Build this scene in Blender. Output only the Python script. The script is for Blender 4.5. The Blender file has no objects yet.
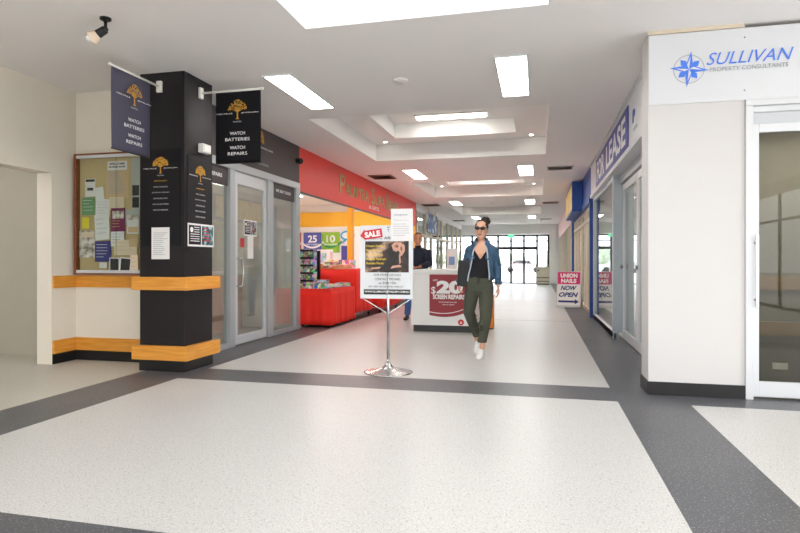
import bpy, bmesh, math, random
from mathutils import Vector, Matrix, Quaternion
random.seed(7)
S = bpy.context.scene
C = S.collection
PI = math.pi
V = Vector

# ------------------------------------------------------------ materials
MATS = {}
def nodes(name):
    m = bpy.data.materials.new(name); m.use_nodes = True
    nt = m.node_tree; b = nt.nodes['Principled BSDF']
    return m, nt, b
def srgb(c):
    if isinstance(c, str):
        c = [int(c[i:i+2], 16)/255 for i in (0, 2, 4)]
    return tuple((x/12.92 if x <= .04045 else ((x+.055)/1.055)**2.4) for x in c[:3]) + (1,)
def mat(name, col, rough=.5, metal=0, var=.04, scale=6, bump=0, spec=.5, coat=0):
    """plain procedural surface: slight tone variation by noise in object space"""
    if name in MATS: return MATS[name]
    m, nt, b = nodes(name)
    c = srgb(col)
    tc = nt.nodes.new('ShaderNodeTexCoord'); n = nt.nodes.new('ShaderNodeTexNoise')
    n.inputs['Scale'].default_value = scale; n.inputs['Detail'].default_value = 4
    nt.links.new(tc.outputs['Object'], n.inputs['Vector'])
    mx = nt.nodes.new('ShaderNodeMix'); mx.data_type = 'RGBA'
    mx.inputs['A'].default_value = tuple(x*(1-var) for x in c[:3])+(1,)
    mx.inputs['B'].default_value = tuple(min(1, x*(1+var)) for x in c[:3])+(1,)
    nt.links.new(n.outputs['Fac'], mx.inputs['Factor']); nt.links.new(mx.outputs['Result'], b.inputs['Base Color'])
    b.inputs['Roughness'].default_value = rough; b.inputs['Metallic'].default_value = metal
    b.inputs['Specular IOR Level'].default_value = spec
    if coat: b.inputs['Coat Weight'].default_value = coat; b.inputs['Coat Roughness'].default_value = .1
    if bump:
        bp = nt.nodes.new('ShaderNodeBump'); bp.inputs['Strength'].default_value = bump; bp.inputs['Distance'].default_value = .01
        n2 = nt.nodes.new('ShaderNodeTexNoise'); n2.inputs['Scale'].default_value = scale*12
        nt.links.new(tc.outputs['Object'], n2.inputs['Vector']); nt.links.new(n2.outputs['Fac'], bp.inputs['Height'])
        nt.links.new(bp.outputs['Normal'], b.inputs['Normal'])
    MATS[name] = m; return m
def speckle(name, base, d1, l1, rough, amt=.35, spec=.5):
    m, nt, b = nodes(name); L = nt.links
    tc = nt.nodes.new('ShaderNodeTexCoord')
    def layer(prev, scale, thr, col, soft=.03):
        v = nt.nodes.new('ShaderNodeTexNoise'); v.inputs['Scale'].default_value = scale; v.inputs['Detail'].default_value = 1
        L.new(tc.outputs['Object'], v.inputs['Vector'])
        r = nt.nodes.new('ShaderNodeMapRange'); r.inputs['From Min'].default_value = thr; r.inputs['From Max'].default_value = thr+soft
        L.new(v.outputs['Fac'], r.inputs['Value'])
        ml = nt.nodes.new('ShaderNodeMath'); ml.operation = 'MULTIPLY'; ml.inputs[1].default_value = amt
        L.new(r.outputs['Result'], ml.inputs[0])
        mx = nt.nodes.new('ShaderNodeMix'); mx.data_type = 'RGBA'; mx.inputs['B'].default_value = srgb(col)
        if isinstance(prev, tuple): mx.inputs['A'].default_value = prev
        else: L.new(prev, mx.inputs['A'])
        L.new(ml.outputs[0], mx.inputs['Factor']); return mx.outputs['Result']
    o = layer(srgb(base), 130, .6, d1)
    o = layer(o, 95, .63, l1)
    o = layer(o, 60, .66, d1)
    L.new(o, b.inputs['Base Color'])
    n = nt.nodes.new('ShaderNodeTexNoise'); n.inputs['Scale'].default_value = 1.3; n.inputs['Detail'].default_value = 5
    L.new(tc.outputs['Object'], n.inputs['Vector'])
    r = nt.nodes.new('ShaderNodeMapRange'); r.inputs['To Min'].default_value = rough-.05; r.inputs['To Max'].default_value = rough+.07
    L.new(n.outputs['Fac'], r.inputs['Value']); L.new(r.outputs['Result'], b.inputs['Roughness'])
    b.inputs['Specular IOR Level'].default_value = spec
    MATS[name] = m; return m
def glass(name, tint, refl=.5, base=.03):
    m = bpy.data.materials.new(name); m.use_nodes = True; nt = m.node_tree; nt.nodes.clear(); L = nt.links
    o = nt.nodes.new('ShaderNodeOutputMaterial'); t = nt.nodes.new('ShaderNodeBsdfTransparent'); g = nt.nodes.new('ShaderNodeBsdfGlossy')
    t.inputs['Color'].default_value = srgb(tint); g.inputs['Roughness'].default_value = .01
    f = nt.nodes.new('ShaderNodeLayerWeight'); f.inputs['Blend'].default_value = .5
    pw = nt.nodes.new('ShaderNodeMath'); pw.operation = 'POWER'; pw.inputs[1].default_value = 4.0; L.new(f.outputs['Facing'], pw.inputs[0])
    mm = nt.nodes.new('ShaderNodeMath'); mm.operation = 'MULTIPLY_ADD'; mm.inputs[1].default_value = refl; mm.inputs[2].default_value = base
    mx = nt.nodes.new('ShaderNodeMixShader')
    L.new(pw.outputs[0], mm.inputs[0]); L.new(mm.outputs[0], mx.inputs[0]); L.new(t.outputs[0], mx.inputs[1]); L.new(g.outputs[0], mx.inputs[2])
    L.new(mx.outputs[0], o.inputs[0]); MATS[name] = m; return m
def emit(name, col, st):
    m = bpy.data.materials.new(name); m.use_nodes = True; nt = m.node_tree; nt.nodes.clear()
    o = nt.nodes.new('ShaderNodeOutputMaterial'); e = nt.nodes.new('ShaderNodeEmission')
    e.inputs['Color'].default_value = srgb(col); e.inputs['Strength'].default_value = st
    nt.links.new(e.outputs[0], o.inputs[0]); MATS[name] = m; return m
def wood(name, c1, c2, axis='X'):
    m, nt, b = nodes(name); L = nt.links
    tc = nt.nodes.new('ShaderNodeTexCoord'); mp = nt.nodes.new('ShaderNodeMapping')
    mp.inputs['Scale'].default_value = (1.5, 1.5, 22)
    n = nt.nodes.new('ShaderNodeTexNoise'); n.inputs['Scale'].default_value = 2.5; n.inputs['Detail'].default_value = 6
    L.new(tc.outputs['Object'], mp.inputs[0]); L.new(mp.outputs[0], n.inputs['Vector'])
    r = nt.nodes.new('ShaderNodeValToRGB'); r.color_ramp.elements[0].position = .3; r.color_ramp.elements[1].position = .7
    r.color_ramp.elements[0].color = srgb(c1); r.color_ramp.elements[1].color = srgb(c2)
    L.new(n.outputs['Fac'], r.inputs[0]); L.new(r.outputs[0], b.inputs['Base Color']); b.inputs['Roughness'].default_value = .38
    MATS[name] = m; return m
def cover(name, scale=9, sat=.75, val=.8):
    """printed covers: blocky colours that differ from one copy to the next"""
    m, nt, b = nodes(name); L = nt.links
    tc = nt.nodes.new('ShaderNodeTexCoord'); oi = nt.nodes.new('ShaderNodeObjectInfo')
    ad = nt.nodes.new('ShaderNodeVectorMath'); ad.operation = 'ADD'
    sc = nt.nodes.new('ShaderNodeMath'); sc.operation = 'MULTIPLY'; sc.inputs[1].default_value = 60
    L.new(oi.outputs['Random'], sc.inputs[0]); L.new(tc.outputs['Object'], ad.inputs[0]); L.new(sc.outputs[0], ad.inputs[1])
    v = nt.nodes.new('ShaderNodeTexVoronoi'); v.inputs['Scale'].default_value = scale; L.new(ad.outputs[0], v.inputs['Vector'])
    h = nt.nodes.new('ShaderNodeHueSaturation'); h.inputs['Color'].default_value = srgb('c8402c')
    sp = nt.nodes.new('ShaderNodeSeparateColor'); L.new(v.outputs['Color'], sp.inputs[0])
    L.new(sp.outputs[0], h.inputs['Hue'])
    r1 = nt.nodes.new('ShaderNodeMapRange'); r1.inputs['To Min'].default_value = sat*.3; r1.inputs['To Max'].default_value = sat*1.3
    L.new(sp.outputs[1], r1.inputs['Value']); L.new(r1.outputs[0], h.inputs['Saturation'])
    r2 = nt.nodes.new('ShaderNodeMapRange'); r2.inputs['To Min'].default_value = val*.35; r2.inputs['To Max'].default_value = val*1.9
    L.new(sp.outputs[2], r2.inputs['Value']); L.new(r2.outputs[0], h.inputs['Value'])
    L.new(h.outputs[0], b.inputs['Base Color']); b.inputs['Roughness'].default_value = .35
    MATS[name] = m; return m
def photo_print(name, c1, c2, c3, scale=7):
    m, nt, b = nodes(name); L = nt.links
    tc = nt.nodes.new('ShaderNodeTexCoord'); n = nt.nodes.new('ShaderNodeTexNoise'); n.inputs['Scale'].default_value = scale; n.inputs['Detail'].default_value = 3
    L.new(tc.outputs['Object'], n.inputs['Vector'])
    r = nt.nodes.new('ShaderNodeValToRGB'); e = r.color_ramp.elements
    e[0].position = .38; e[0].color = srgb(c1); e[1].position = .68; e[1].color = srgb(c3)
    k = e.new(.53); k.color = srgb(c2)
    L.new(n.outputs['Fac'], r.inputs[0]); L.new(r.outputs[0], b.inputs['Base Color']); b.inputs['Roughness'].default_value = .5
    MATS[name] = m; return m

speckle('floor_pale', 'cdccc9', '85858a', 'ececea', .33, .55, .45)
speckle('floor_recess', 'cbc7bc', '9a968c', 'eceae2', .40, .4, .4)
speckle('floor_dark', '55565b', '3c3d41', 'b4b4b6', .34, .5, .4)
mat('ceiling', 'f0edec', .9, var=.01, bump=.05); mat('white_paint', 'f4f3f1', .8, var=.01)
mat('beige_wall', 'e6dfd1', .75, var=.02); mat('sullivan_wall', 'd2d0cf', .7, var=.01)
mat('passage_wall', 'bdb8aa', .75, var=.03)
mat('sign_white', 'd9dce0', .35, var=.008); mat('panel_white', 'f0f0ee', .35, var=.01)
mat('aluminium', 'b9bec2', .35, .35, var=.02); mat('alu_light', 'd3d6d9', .4, .2, var=.01); mat('alu_grey', 'aab3ba', .4, .25, var=.02)
mat('steel', 'c4c4c4', .24, 1, var=.02); mat('chrome', 'dddddd', .08, 1, var=.01)
mat('black_panel', '19161a', .5, spec=.35, var=.06); mat('black_skirt', '141416', .4); mat('black_print', '0a0810', .5, spec=.3); mat('banner_navy', '4b495c', .55, var=.05)
mat('banner_black', '0a0910', .7, spec=.25); mat('fascia_grey', '463f40', .5, var=.03)
mat('red_fascia', 'ee4c42', .5, var=.03); mat('red_cloth', 'ff2a1a', .75, var=.06, bump=.1)
mat('orange_paint', 'fbae1e', .5, var=.02); mat('yellow_paint', 'ffc53a', .5)
mat('gold', 'd59f3a', .4, .1, var=.1, scale=40); mat('gold_letter', 'b8a066', .4, .3, var=.15, scale=20)
mat('white_ink', 'f4f4f4', .5); mat('grey_ink', 'a9adb2', .5); mat('black_ink', '1c1a1c', .5); mat('yellow_ink', 'e8c83a', .5)
mat('blue_ink', '4a82ec', .4, var=.08, scale=4); mat('navy_ink', '223a80', .5); mat('navy_letter', '1d5a9e', .4)
mat('paper', 'e8e6e6', .8); mat('paper_cream', 'ead6bd', .8); mat('paper_tan', 'd9b893', .8); mat('paper_yellow', 'f0e03a', .8); mat('paper_green', '6c9a6a', .7)
mat('paper_purple', '7c2455', .6); mat('paper_navy', '3d3c86', .6); mat('paper_grey', 'b9bdb7', .7); mat('paper_blue', '86a8d8', .7)
mat('dark_photo', '2b2f33', .5, var=.4, scale=30)
mat('cork', 'ccb486', .9, var=.1, scale=40, bump=.2)
mat('red_ink', 'c8272f', .5, var=.03); mat('maroon', '98252f', .45, var=.1, scale=5); mat('magenta', 'd0146a', .45)
mat('lease_blue', '3f4c9f', .45, var=.04); mat('union_blue', '17499a', .45, var=.05); mat('pink_paint', 'e6c2c2', .6); mat('cream_paint', 'd9cdb8', .55, var=.03)
mat('vent_brown', '8a6d5e', .6); mat('vent_grey', 'd0c9c4', .6); mat('vent_mid', 'a59c96', .7); mat('vent_dark', '2e2623', .8)
mat('black_plastic', '0f0f10', .4); mat('dark_frame', '22252a', .5); mat('white_plastic', 'e8e6df', .4)
mat('rubber', '222222', .8); mat('pink_tan', 'd9b3a4', .6); mat('olive_wall', '9c998c', .8, var=.03); mat('grey_carpet', '6f6f68', .95, bump=.2)
mat('reflection_tan', 'b59b78', .6); mat('concrete', 'd8d6d2', .9); mat('foliage', 'a5b39a', .9, var=.2, scale=3)
mat('cabinet_cream', 'e2ddc9', .5); mat('cone_orange', 'f08a16', .5); mat('sticker_green', '128a4c', .5)
wood('orange_wood', 'd48a2e', 'e8a445'); wood('brown_wood', '6d3a1e', '8a4e2a')
# people
mat('skin', 'd9a78c', .5, var=.04, scale=12); mat('skin_man', 'cf8f6c', .5, var=.05, scale=12); mat('hair_dark', '2a1d18', .5, var=.3, scale=60, bump=.4); mat('hair_brown', '6b4630', .6, var=.3, scale=60)
mat('denim', '41607c', .85, var=.3, scale=14, bump=.3); mat('denim_light', 'b9c6d2', .9, var=.08); mat('tank_black', '15161c', .85)
mat('trouser_olive', '494b3f', .85, var=.14, scale=10, bump=.25); mat('shoe_white', 'f0efee', .5); mat('bag_black', '0b0b0f', .5, var=.1)
mat('lens_black', '0a0a0c', .08, coat=.5); mat('lip', 'a9504a', .5); mat('coat_navy', '222838', .85, var=.15, scale=12); mat('jeans_blue', '4a6fa8', .85, var=.15, scale=10); mat('shoe_dark', '2b2420', .5)
glass('glass_clear', 'f3f7f5', .9, .04); glass('glass_shop', 'f0f4f2', .8, .10); glass('glass_tint', 'd2d2cd', .8, .025); glass('glass_board', 'f5f8f6', .7, .02); glass('glass_far', 'f2f5f8', .5, .02)
LK = 1.0
emit('lamp_panel', 'fffaf5', 12*LK); emit('lamp_strip', 'fffaf2', 14*LK); emit('lamp_sky', 'f6fbff', 2.6*LK); emit('lamp_spot', 'fff6e8', 25); emit('lamp_office', 'fff8f0', 30); emit('lamp_jewel', 'fff0e4', 9); emit('lamp_exit', '3fd08a', 1.6); emit('lamp_shop', 'fff8f2', 28*LK)
cover('covers', 15, .75, 1.0); cover('covers_big', 9, .7, 1.0)
photo_print('print_jewel', '120d0c', '3f2b23', 'd8b8a0', 6); photo_print('print_people', '8a8078', 'd8ccc4', 'f4f0ee', 14); photo_print('print_teal', '20343c', '4a7f88', 'c8d8d8', 20)
photo_print('print_yellow', 'f4d028', 'f7e9a0', 'e05a3a', 4); photo_print('print_blue', '203a78', '7aa0cc', 'e8f0f4', 3)

# ------------------------------------------------------------ mesh builder
class Fr:
    """flat drawing frame standing in the place: origin, right R, up U, outward N"""
    def __init__(s, o, R, N, U=(0, 0, 1)):
        s.o = V(o); s.R = V(R).normalized(); s.N = V(N).normalized(); s.U = V(U).normalized()
    def p(s, a, b, n=0): return s.o + s.R*a + s.U*b + s.N*n
def FY(x, y, z): return Fr((x, y, z), (1, 0, 0), (0, -1, 0))      # faces the near end (-Y)
def FXp(x, y, z): return Fr((x, y, z), (0, 1, 0), (1, 0, 0))      # left wall, faces +X
def FXm(x, y, z): return Fr((x, y, z), (0, -1, 0), (-1, 0, 0))    # right wall, faces -X

class MB:
    def __init__(s): s.v = []; s.f = []
    def add(s, vs, fs):
        k = len(s.v); s.v += [V(q) for q in vs]; s.f += [tuple(i+k for i in f) for f in fs]; return s
    def box(s, x0, y0, z0, x1, y1, z1):
        return s.add([(x, y, z) for z in (z0, z1) for y in (y0, y1) for x in (x0, x1)],
                     [(0, 2, 3, 1), (4, 5, 7, 6), (0, 1, 5, 4), (2, 6, 7, 3), (0, 4, 6, 2), (1, 3, 7, 5)])
    def ob(s, F, a0, b0, a1, b1, n0=0, n1=.01):
        vs = [F.p(a, b, n) for n in (n0, n1) for b in (b0, b1) for a in (a0, a1)]
        return s.add(vs, [(0, 2, 3, 1), (4, 5, 7, 6), (0, 1, 5, 4), (2, 6, 7, 3), (0, 4, 6, 2), (1, 3, 7, 5)])
    def poly(s, F, pts, n0=0, n1=.005):
        n = len(pts); vs = [F.p(a, b, n0) for a, b in pts]+[F.p(a, b, n1) for a, b in pts]
        fs = [tuple(range(n-1, -1, -1)), tuple(range(n, 2*n))]+[(i, (i+1) % n, n+(i+1) % n, n+i) for i in range(n)]
        return s.add(vs, fs)
    def disc(s, F, a, b, r, n0=0, n1=.005, seg=12, ry=None):
        ry = ry or r
        return s.poly(F, [(a+r*math.cos(2*PI*i/seg), b+ry*math.sin(2*PI*i/seg)) for i in range(seg)], n0, n1)
    def ring(s, F, a, b, r, w, n0=0, n1=.005, seg=40, a0=0, a1=2*PI, ry=1):
        for i in range(seg):
            t0 = a0+(a1-a0)*i/seg; t1 = a0+(a1-a0)*(i+1)/seg
            s.poly(F, [(a+(r-w)*math.cos(t0), b+ry*(r-w)*math.sin(t0)), (a+r*math.cos(t0), b+ry*r*math.sin(t0)), (a+r*math.cos(t1), b+ry*r*math.sin(t1)), (a+(r-w)*math.cos(t1), b+ry*(r-w)*math.sin(t1))], n0, n1)
        return s
    def loft(s, rings, seg=16, cap=True, up=None):
        """rings: (centre, ra, rb) or (centre, ra, rb_front, rb_back); cross-sections square to the path"""
        k = len(s.v); n = len(rings); cs = [V(r[0]) for r in rings]
        for i, r in enumerate(rings):
            d = (cs[min(i+1, n-1)]-cs[max(i-1, 0)])
            if d.length < 1e-6: d = V((0, 0, 1))
            d.normalize()
            ref = V(up) if up else V((1, 0, 0))
            if abs(d.dot(ref)) > .95: ref = V((0, 1, 0))
            ax = (ref-d*d.dot(ref)).normalized(); ay = d.cross(ax)
            rf = r[2]; rb = r[3] if len(r) > 3 else r[2]
            for j in range(seg):
                t = 2*PI*j/seg; sn = math.sin(t)
                s.v.append(cs[i]+ax*r[1]*math.cos(t)+ay*(rb if sn > 0 else rf)*sn)
        for i in range(n-1):
            for j in range(seg):
                a = k+i*seg+j; b = k+i*seg+(j+1) % seg
                s.f.append((a, b, b+seg, a+seg))
        if cap:
            s.f.append(tuple(k+j for j in range(seg-1, -1, -1))); s.f.append(tuple(k+(n-1)*seg+j for j in range(seg)))
        return s
    def cyl(s, p0, p1, r0, r1=None, seg=16):
        return s.loft([(p0, r0, r0), (p1, r1 if r1 is not None else r0, r1 if r1 is not None else r0)], seg)
    def tube(s, pts, r, seg=10): return s.loft([(p, r, r) for p in pts], seg)
    def lathe(s, c, prof, seg=32):
        c = V(c); k = len(s.v)
        for r, z in prof:
            for j in range(seg):
                t = 2*PI*j/seg; s.v.append(c+V((r*math.cos(t), r*math.sin(t), z)))
        for i in range(len(prof)-1):
            for j in range(seg):
                a = k+i*seg+j; b = k+i*seg+(j+1) % seg; s.f.append((a, b, b+seg, a+seg))
        s.f.append(tuple(k+j for j in range(seg-1, -1, -1))); s.f.append(tuple(k+(len(prof)-1)*seg+j for j in range(seg)))
        return s
    def ball(s, c, rx, ry=None, rz=None, seg=16, rg=10):
        ry = ry or rx; rz = rz or rx; c = V(c); k = len(s.v)
        for i in range(1, rg):
            p = PI*i/rg
            for j in range(seg):
                t = 2*PI*j/seg; s.v.append(c+V((rx*math.sin(p)*math.cos(t), ry*math.sin(p)*math.sin(t), -rz*math.cos(p))))
        for i in range(rg-2):
            for j in range(seg):
                a = k+i*seg+j; b = k+i*seg+(j+1) % seg; s.f.append((a, b, b+seg, a+seg))
        s.f.append(tuple(k+j for j in range(seg-1, -1, -1))); s.f.append(tuple(k+(rg-2)*seg+j for j in range(seg)))
        return s
    def build(s, name, m, parent=None, smooth=False, bevel=0, remesh=0, smooth_it=0, solid=0, subd=0):
        me = bpy.data.meshes.new(name)
        off = V(parent_world(parent)) if parent else V((0, 0, 0))
        me.from_pydata([v-off for v in s.v], [], s.f)
        bm = bmesh.new(); bm.from_mesh(me); bmesh.ops.recalc_face_normals(bm, faces=bm.faces); bm.to_mesh(me); bm.free()
        o = bpy.data.objects.new(name, me); C.objects.link(o)
        me.materials.append(MATS[m])
        if parent: o.parent = parent
        if remesh:
            md = o.modifiers.new('r', 'REMESH'); md.mode = 'VOXEL'; md.voxel_size = remesh
            if smooth_it:
                sm = o.modifiers.new('s', 'SMOOTH'); sm.iterations = smooth_it; sm.factor = .5
        if solid:
            md = o.modifiers.new('so', 'SOLIDIFY'); md.thickness = solid; md.offset = 0
        if subd:
            md = o.modifiers.new('su', 'SUBSURF'); md.levels = subd; md.render_levels = subd
        if remesh or solid or subd:
            dg = bpy.context.evaluated_depsgraph_get(); dg.update()
            nm = bpy.data.meshes.new_from_object(o.evaluated_get(dg)); o.modifiers.clear(); o.data = nm
            if not nm.materials: nm.materials.append(MATS[m])
        if smooth or remesh:
            for p in o.data.polygons: p.use_smooth = True
        if bevel:
            md = o.modifiers.new('bevel', 'BEVEL'); md.width = bevel; md.segments = 2; md.limit_method = 'ANGLE'
        return o
def parent_world(p):
    v = V(p.location)
    while p.parent: p = p.parent; v = v+V(p.location)
    return v
def thing(name, label, cat, loc=(0, 0, 0), group=None):
    o = bpy.data.objects.new(name, None); C.objects.link(o); o.location = loc
    o.empty_display_size = .1
    o['label'] = label; o['category'] = cat
    if group: o['group'] = group
    return o
def tag(o, label, cat, group=None, kind=None):
    o['label'] = label; o['category'] = cat
    if group: o['group'] = group
    if kind: o['kind'] = kind
    return o
def struct(name, mb, m, **k):
    o = mb.build(name, m, **k); o['kind'] = 'structure'; return o
def dup(root, loc=None, label=None, rot=None):
    r = root.copy(); C.objects.link(r)
    if loc is not None: r.location = loc
    if rot is not None: r.rotation_euler = rot
    if label: r['label'] = label
    for ch in list(root.children):
        c = ch.copy(); C.objects.link(c); c.parent = r
        for g in ch.children:
            d = g.copy(); C.objects.link(d); d.parent = c
    return r
FONT = {}
def text(F, s, a0, b0, w, h, m, parent, n=.003, bold=0, shear=0, name='lettering', depth=.002, only=None):
    """lettering fitted to the rectangle a0..a0+w, b0..b0+h (h = cap height of the line)"""
    cu = bpy.data.curves.new('t', 'FONT'); cu.body = s; cu.size = 1; cu.offset = bold; cu.shear = shear; cu.extrude = .001; cu.resolution_u = 3
    o = bpy.data.objects.new('t', cu); C.objects.link(o)
    dg = bpy.context.evaluated_depsgraph_get(); dg.update()
    me = bpy.data.meshes.new_from_object(o.evaluated_get(dg))
    bpy.data.objects.remove(o); bpy.data.curves.remove(cu)
    vs = [v.co.copy() for v in me.vertices]; fs = [tuple(p.vertices) for p in me.polygons]; bpy.data.meshes.remove(me)
    x0 = min(v.x for v in vs); x1 = max(v.x for v in vs); y0 = min(v.y for v in vs); y1 = max(v.y for v in vs)
    mb = MB()
    mb.add([F.p(a0+(v.x-x0)/(x1-x0)*w, b0+(v.y-y0)/(y1-y0)*h, n+(depth if v.z > 0 else 0)) for v in vs], fs)
    if only is not None: only.add(mb.v, mb.f); return None
    return mb.build(name, m, parent)

# ------------------------------------------------------------ shell: floor, ceiling, walls
CZ = 3.2
def grid_mesh(name, xs, ys, z, fn, mats, flip=False):
    me = bpy.data.meshes.new(name); vs = []; fs = []; mi = []
    for j in range(len(ys)-1):
        for i in range(len(xs)-1):
            k = fn((xs[i]+xs[i+1])/2, (ys[j]+ys[j+1])/2)
            if k is None: continue
            b = len(vs); vs += [(xs[i], ys[j], z), (xs[i+1], ys[j], z), (xs[i+1], ys[j+1], z), (xs[i], ys[j+1], z)]
            fs.append((b, b+3, b+2, b+1) if flip else (b, b+1, b+2, b+3)); mi.append(k)
    me.from_pydata(vs, [], fs)
    for m in mats: me.materials.append(MATS[m])
    for p, k in zip(me.polygons, mi): p.material_index = k
    o = bpy.data.objects.new(name, me); C.objects.link(o); o['kind'] = 'structure'; return o
def floor_kind(x, y):
    if y > 32: return 3
    if x < -4.12: return 2 if y < 6 else 4
    if x < -3.53: return 1
    if 1.6 < y < 2.19 or 5.13 < y < 5.68: return 1
    if x > .65:
        if y > 5.13: return 1 if x < 1.27 else 4
        return 1 if x < 1.215 else 0
    if 11.8 < y < 11.84 or 17.6 < y < 17.64: return 2 if False else 1
    return 0
grid_mesh('floor', [-9, -4.12, -3.53, .65, 1.215, 1.27, 6], [-7, 1.6, 2.19, 5.13, 5.68, 6, 11.8, 11.84, 17.6, 17.64, 32.05],
          0, floor_kind, ['floor_pale', 'floor_dark', 'floor_recess', 'concrete', 'floor_pale'])
holes = [(-1.97, .08, 1.2, 4.7)]+[(-3.17, .14, y, y+3.53) for y in (7.67, 14.5, 21.35)]+[(-3.17, .14, 28.2, 31.0)]
ys = sorted({-7, 32.1} | {h[2] for h in holes} | {h[3] for h in holes}); xs = [-9, -3.17, -1.97, .08, .14, 6]
grid_mesh('ceiling', xs, ys, CZ, lambda x, y: None if any(h[0] < x < h[1] and h[2] < y < h[3] for h in holes) else 0, ['ceiling'], True)
# stepped coffers
for i, (x0, x1, y0, y1) in enumerate(holes):
    m = MB()
    if i == 0:
        for (a, b, c, d) in ((x0-.05, y0-.05, x0, y1+.05), (x1, y0-.05, x1+.05, y1+.05), (x0, y0-.05, x1, y0), (x0, y1, x1, y1+.05)): m.box(a, b, CZ+.002, c, d, 4.3)
        m.box(x0-.05, y0-.05, 4.3, x1+.05, y1+.05, 4.35)
    else:
        z1 = 3.53; z2 = 3.8; ix0, ix1, iy0, iy1 = x0+.52, x1-.53, y0+1.22, y1-.5
        if i == 4: iy0 = y0+.6
        for (a, b, c, d) in ((x0-.05, y0-.05, x0, y1+.05), (x1, y0-.05, x1+.05, y1+.05), (x0, y0-.05, x1, y0), (x0, y1, x1, y1+.05)): m.box(a, b, CZ+.002, c, d, z1+.05)
        for (a, b, c, d) in ((x0, y0, ix0, y1), (ix1, y0, x1, y1), (ix0, y0, ix1, iy0), (ix0, iy1, ix1, y1)): m.box(a, b, z1, c, d, z1+.05)
        for (a, b, c, d) in ((ix0-.05, iy0-.05, ix0, iy1+.05), (ix1, iy0-.05, ix1+.05, iy1+.05), (ix0, iy0-.05, ix1, iy0), (ix0, iy1, ix1, iy1+.05)): m.box(a, b, z1+.05, c, d, z2)
        m.box(ix0-.05, iy0-.05, z2, ix1+.05, iy1+.05, z2+.05)
    struct('ceiling', m, 'white_paint')
ORD = ['nearest', 'second', 'third', 'fourth', 'fifth']
# coffer lights
t = thing('skylight_panel', 'large glowing white skylight opening in the ceiling at the top of the view', 'skylight', (-.94, 2.95, 4.28))
MB().box(-1.9, 1.27, 4.24, .01, 4.63, 4.28).build('diffuser', 'lamp_sky', t)
q = MB()
for (a, b, c, d) in ((-1.97, 1.2, -1.9, 4.7), (.01, 1.2, .08, 4.7), (-1.9, 1.2, .01, 1.27), (-1.9, 4.63, .01, 4.7)): q.box(a, b, 4.22, c, d, 4.28)
q.build('frame', 'white_paint', t)
for i, (x0, x1, y0, y1) in enumerate(holes[1:]):
    cx = (x0+x1)/2; cy = y1-.95
    t = thing('strip_light', f'long white strip light glowing inside the {ORD[i]} stepped ceiling recess', 'ceiling light', (cx, cy, 3.79), 'strip lights in the ceiling recesses')
    MB().box(cx-.62, cy-.11, 3.76, cx+.62, cy+.11, 3.775).build('diffuser', 'lamp_strip', t)
    MB().box(cx-.65, cy-.14, 3.775, cx+.65, cy+.14, 3.8).build('housing', 'white_plastic', t)
    for k, (dx, dy) in enumerate(((x0+.26, y1-.26), (x1-.26, y1-.26), (x0+.26, y0+.5), (x1-.26, y0+.5))):
        d = thing('downlight', ['small round downlight in the far left corner', 'small round downlight in the far right corner', 'small round downlight at the near left side', 'small round downlight at the near right side'][k]+f' of the {ORD[i]} ceiling recess', 'downlight', (dx, dy, 3.53), 'downlights in the ceiling recesses')
        MB().lathe((dx, dy, 3.53), [(.05, 0), (.05, -.008), (.037, -.012), (.037, -.004)]).build('rim', 'white_plastic', d)
        MB().lathe((dx, dy, 3.53), [(.036, -.002), (.036, -.008), (.02, -.01)]).build('lens', 'lamp_spot', d)
# panel lights
for side, xc in (('left', -2.75), ('right', -.26)):
    for k, yc in enumerate((6.45, 13.05, 19.8, 26.5)):
        t = thing('panel_light', f'{ORD[k]} rectangular white panel light in the {side} row on the ceiling', 'ceiling light', (xc, yc, CZ), f'panel lights in the {side} ceiling row')
        MB().box(xc-.15, yc-.68, CZ-.015, xc+.15, yc+.68, CZ-.006).build('diffuser', 'lamp_panel', t)
        q = MB()
        for (a, b, c, d) in ((xc-.165, yc-.695, xc-.15, yc+.695), (xc+.15, yc-.695, xc+.165, yc+.695), (xc-.15, yc-.695, xc+.15, yc-.68), (xc-.15, yc+.68, xc+.15, yc+.695)): q.box(a, b, CZ-.018, c, d, CZ)
        q.build('frame', 'alu_light', t)
for k, (xc, yc) in enumerate(((-6.8, 4.2), (-3.6, -1.5), (-.8, -1.5), (2.8, 2), (-5.6, 1.2), (2.8, -2.5), (-3.6, -4.8), (-.8, -4.8))):   # unseen panel lights, added to fill the hall from behind the viewpoint
    t = thing('panel_light', 'unseen white panel light added for fill light in the hall behind the viewpoint', 'ceiling light', (xc, yc, CZ), 'added fill lights behind the viewpoint')
    MB().box(xc-.15, yc-.68, CZ-.015, xc+.15, yc+.68, CZ-.006).build('diffuser', 'lamp_panel', t)
    MB().box(xc-.165, yc-.695, CZ-.006, xc+.165, yc+.695, CZ).build('frame', 'alu_light', t)
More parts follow.
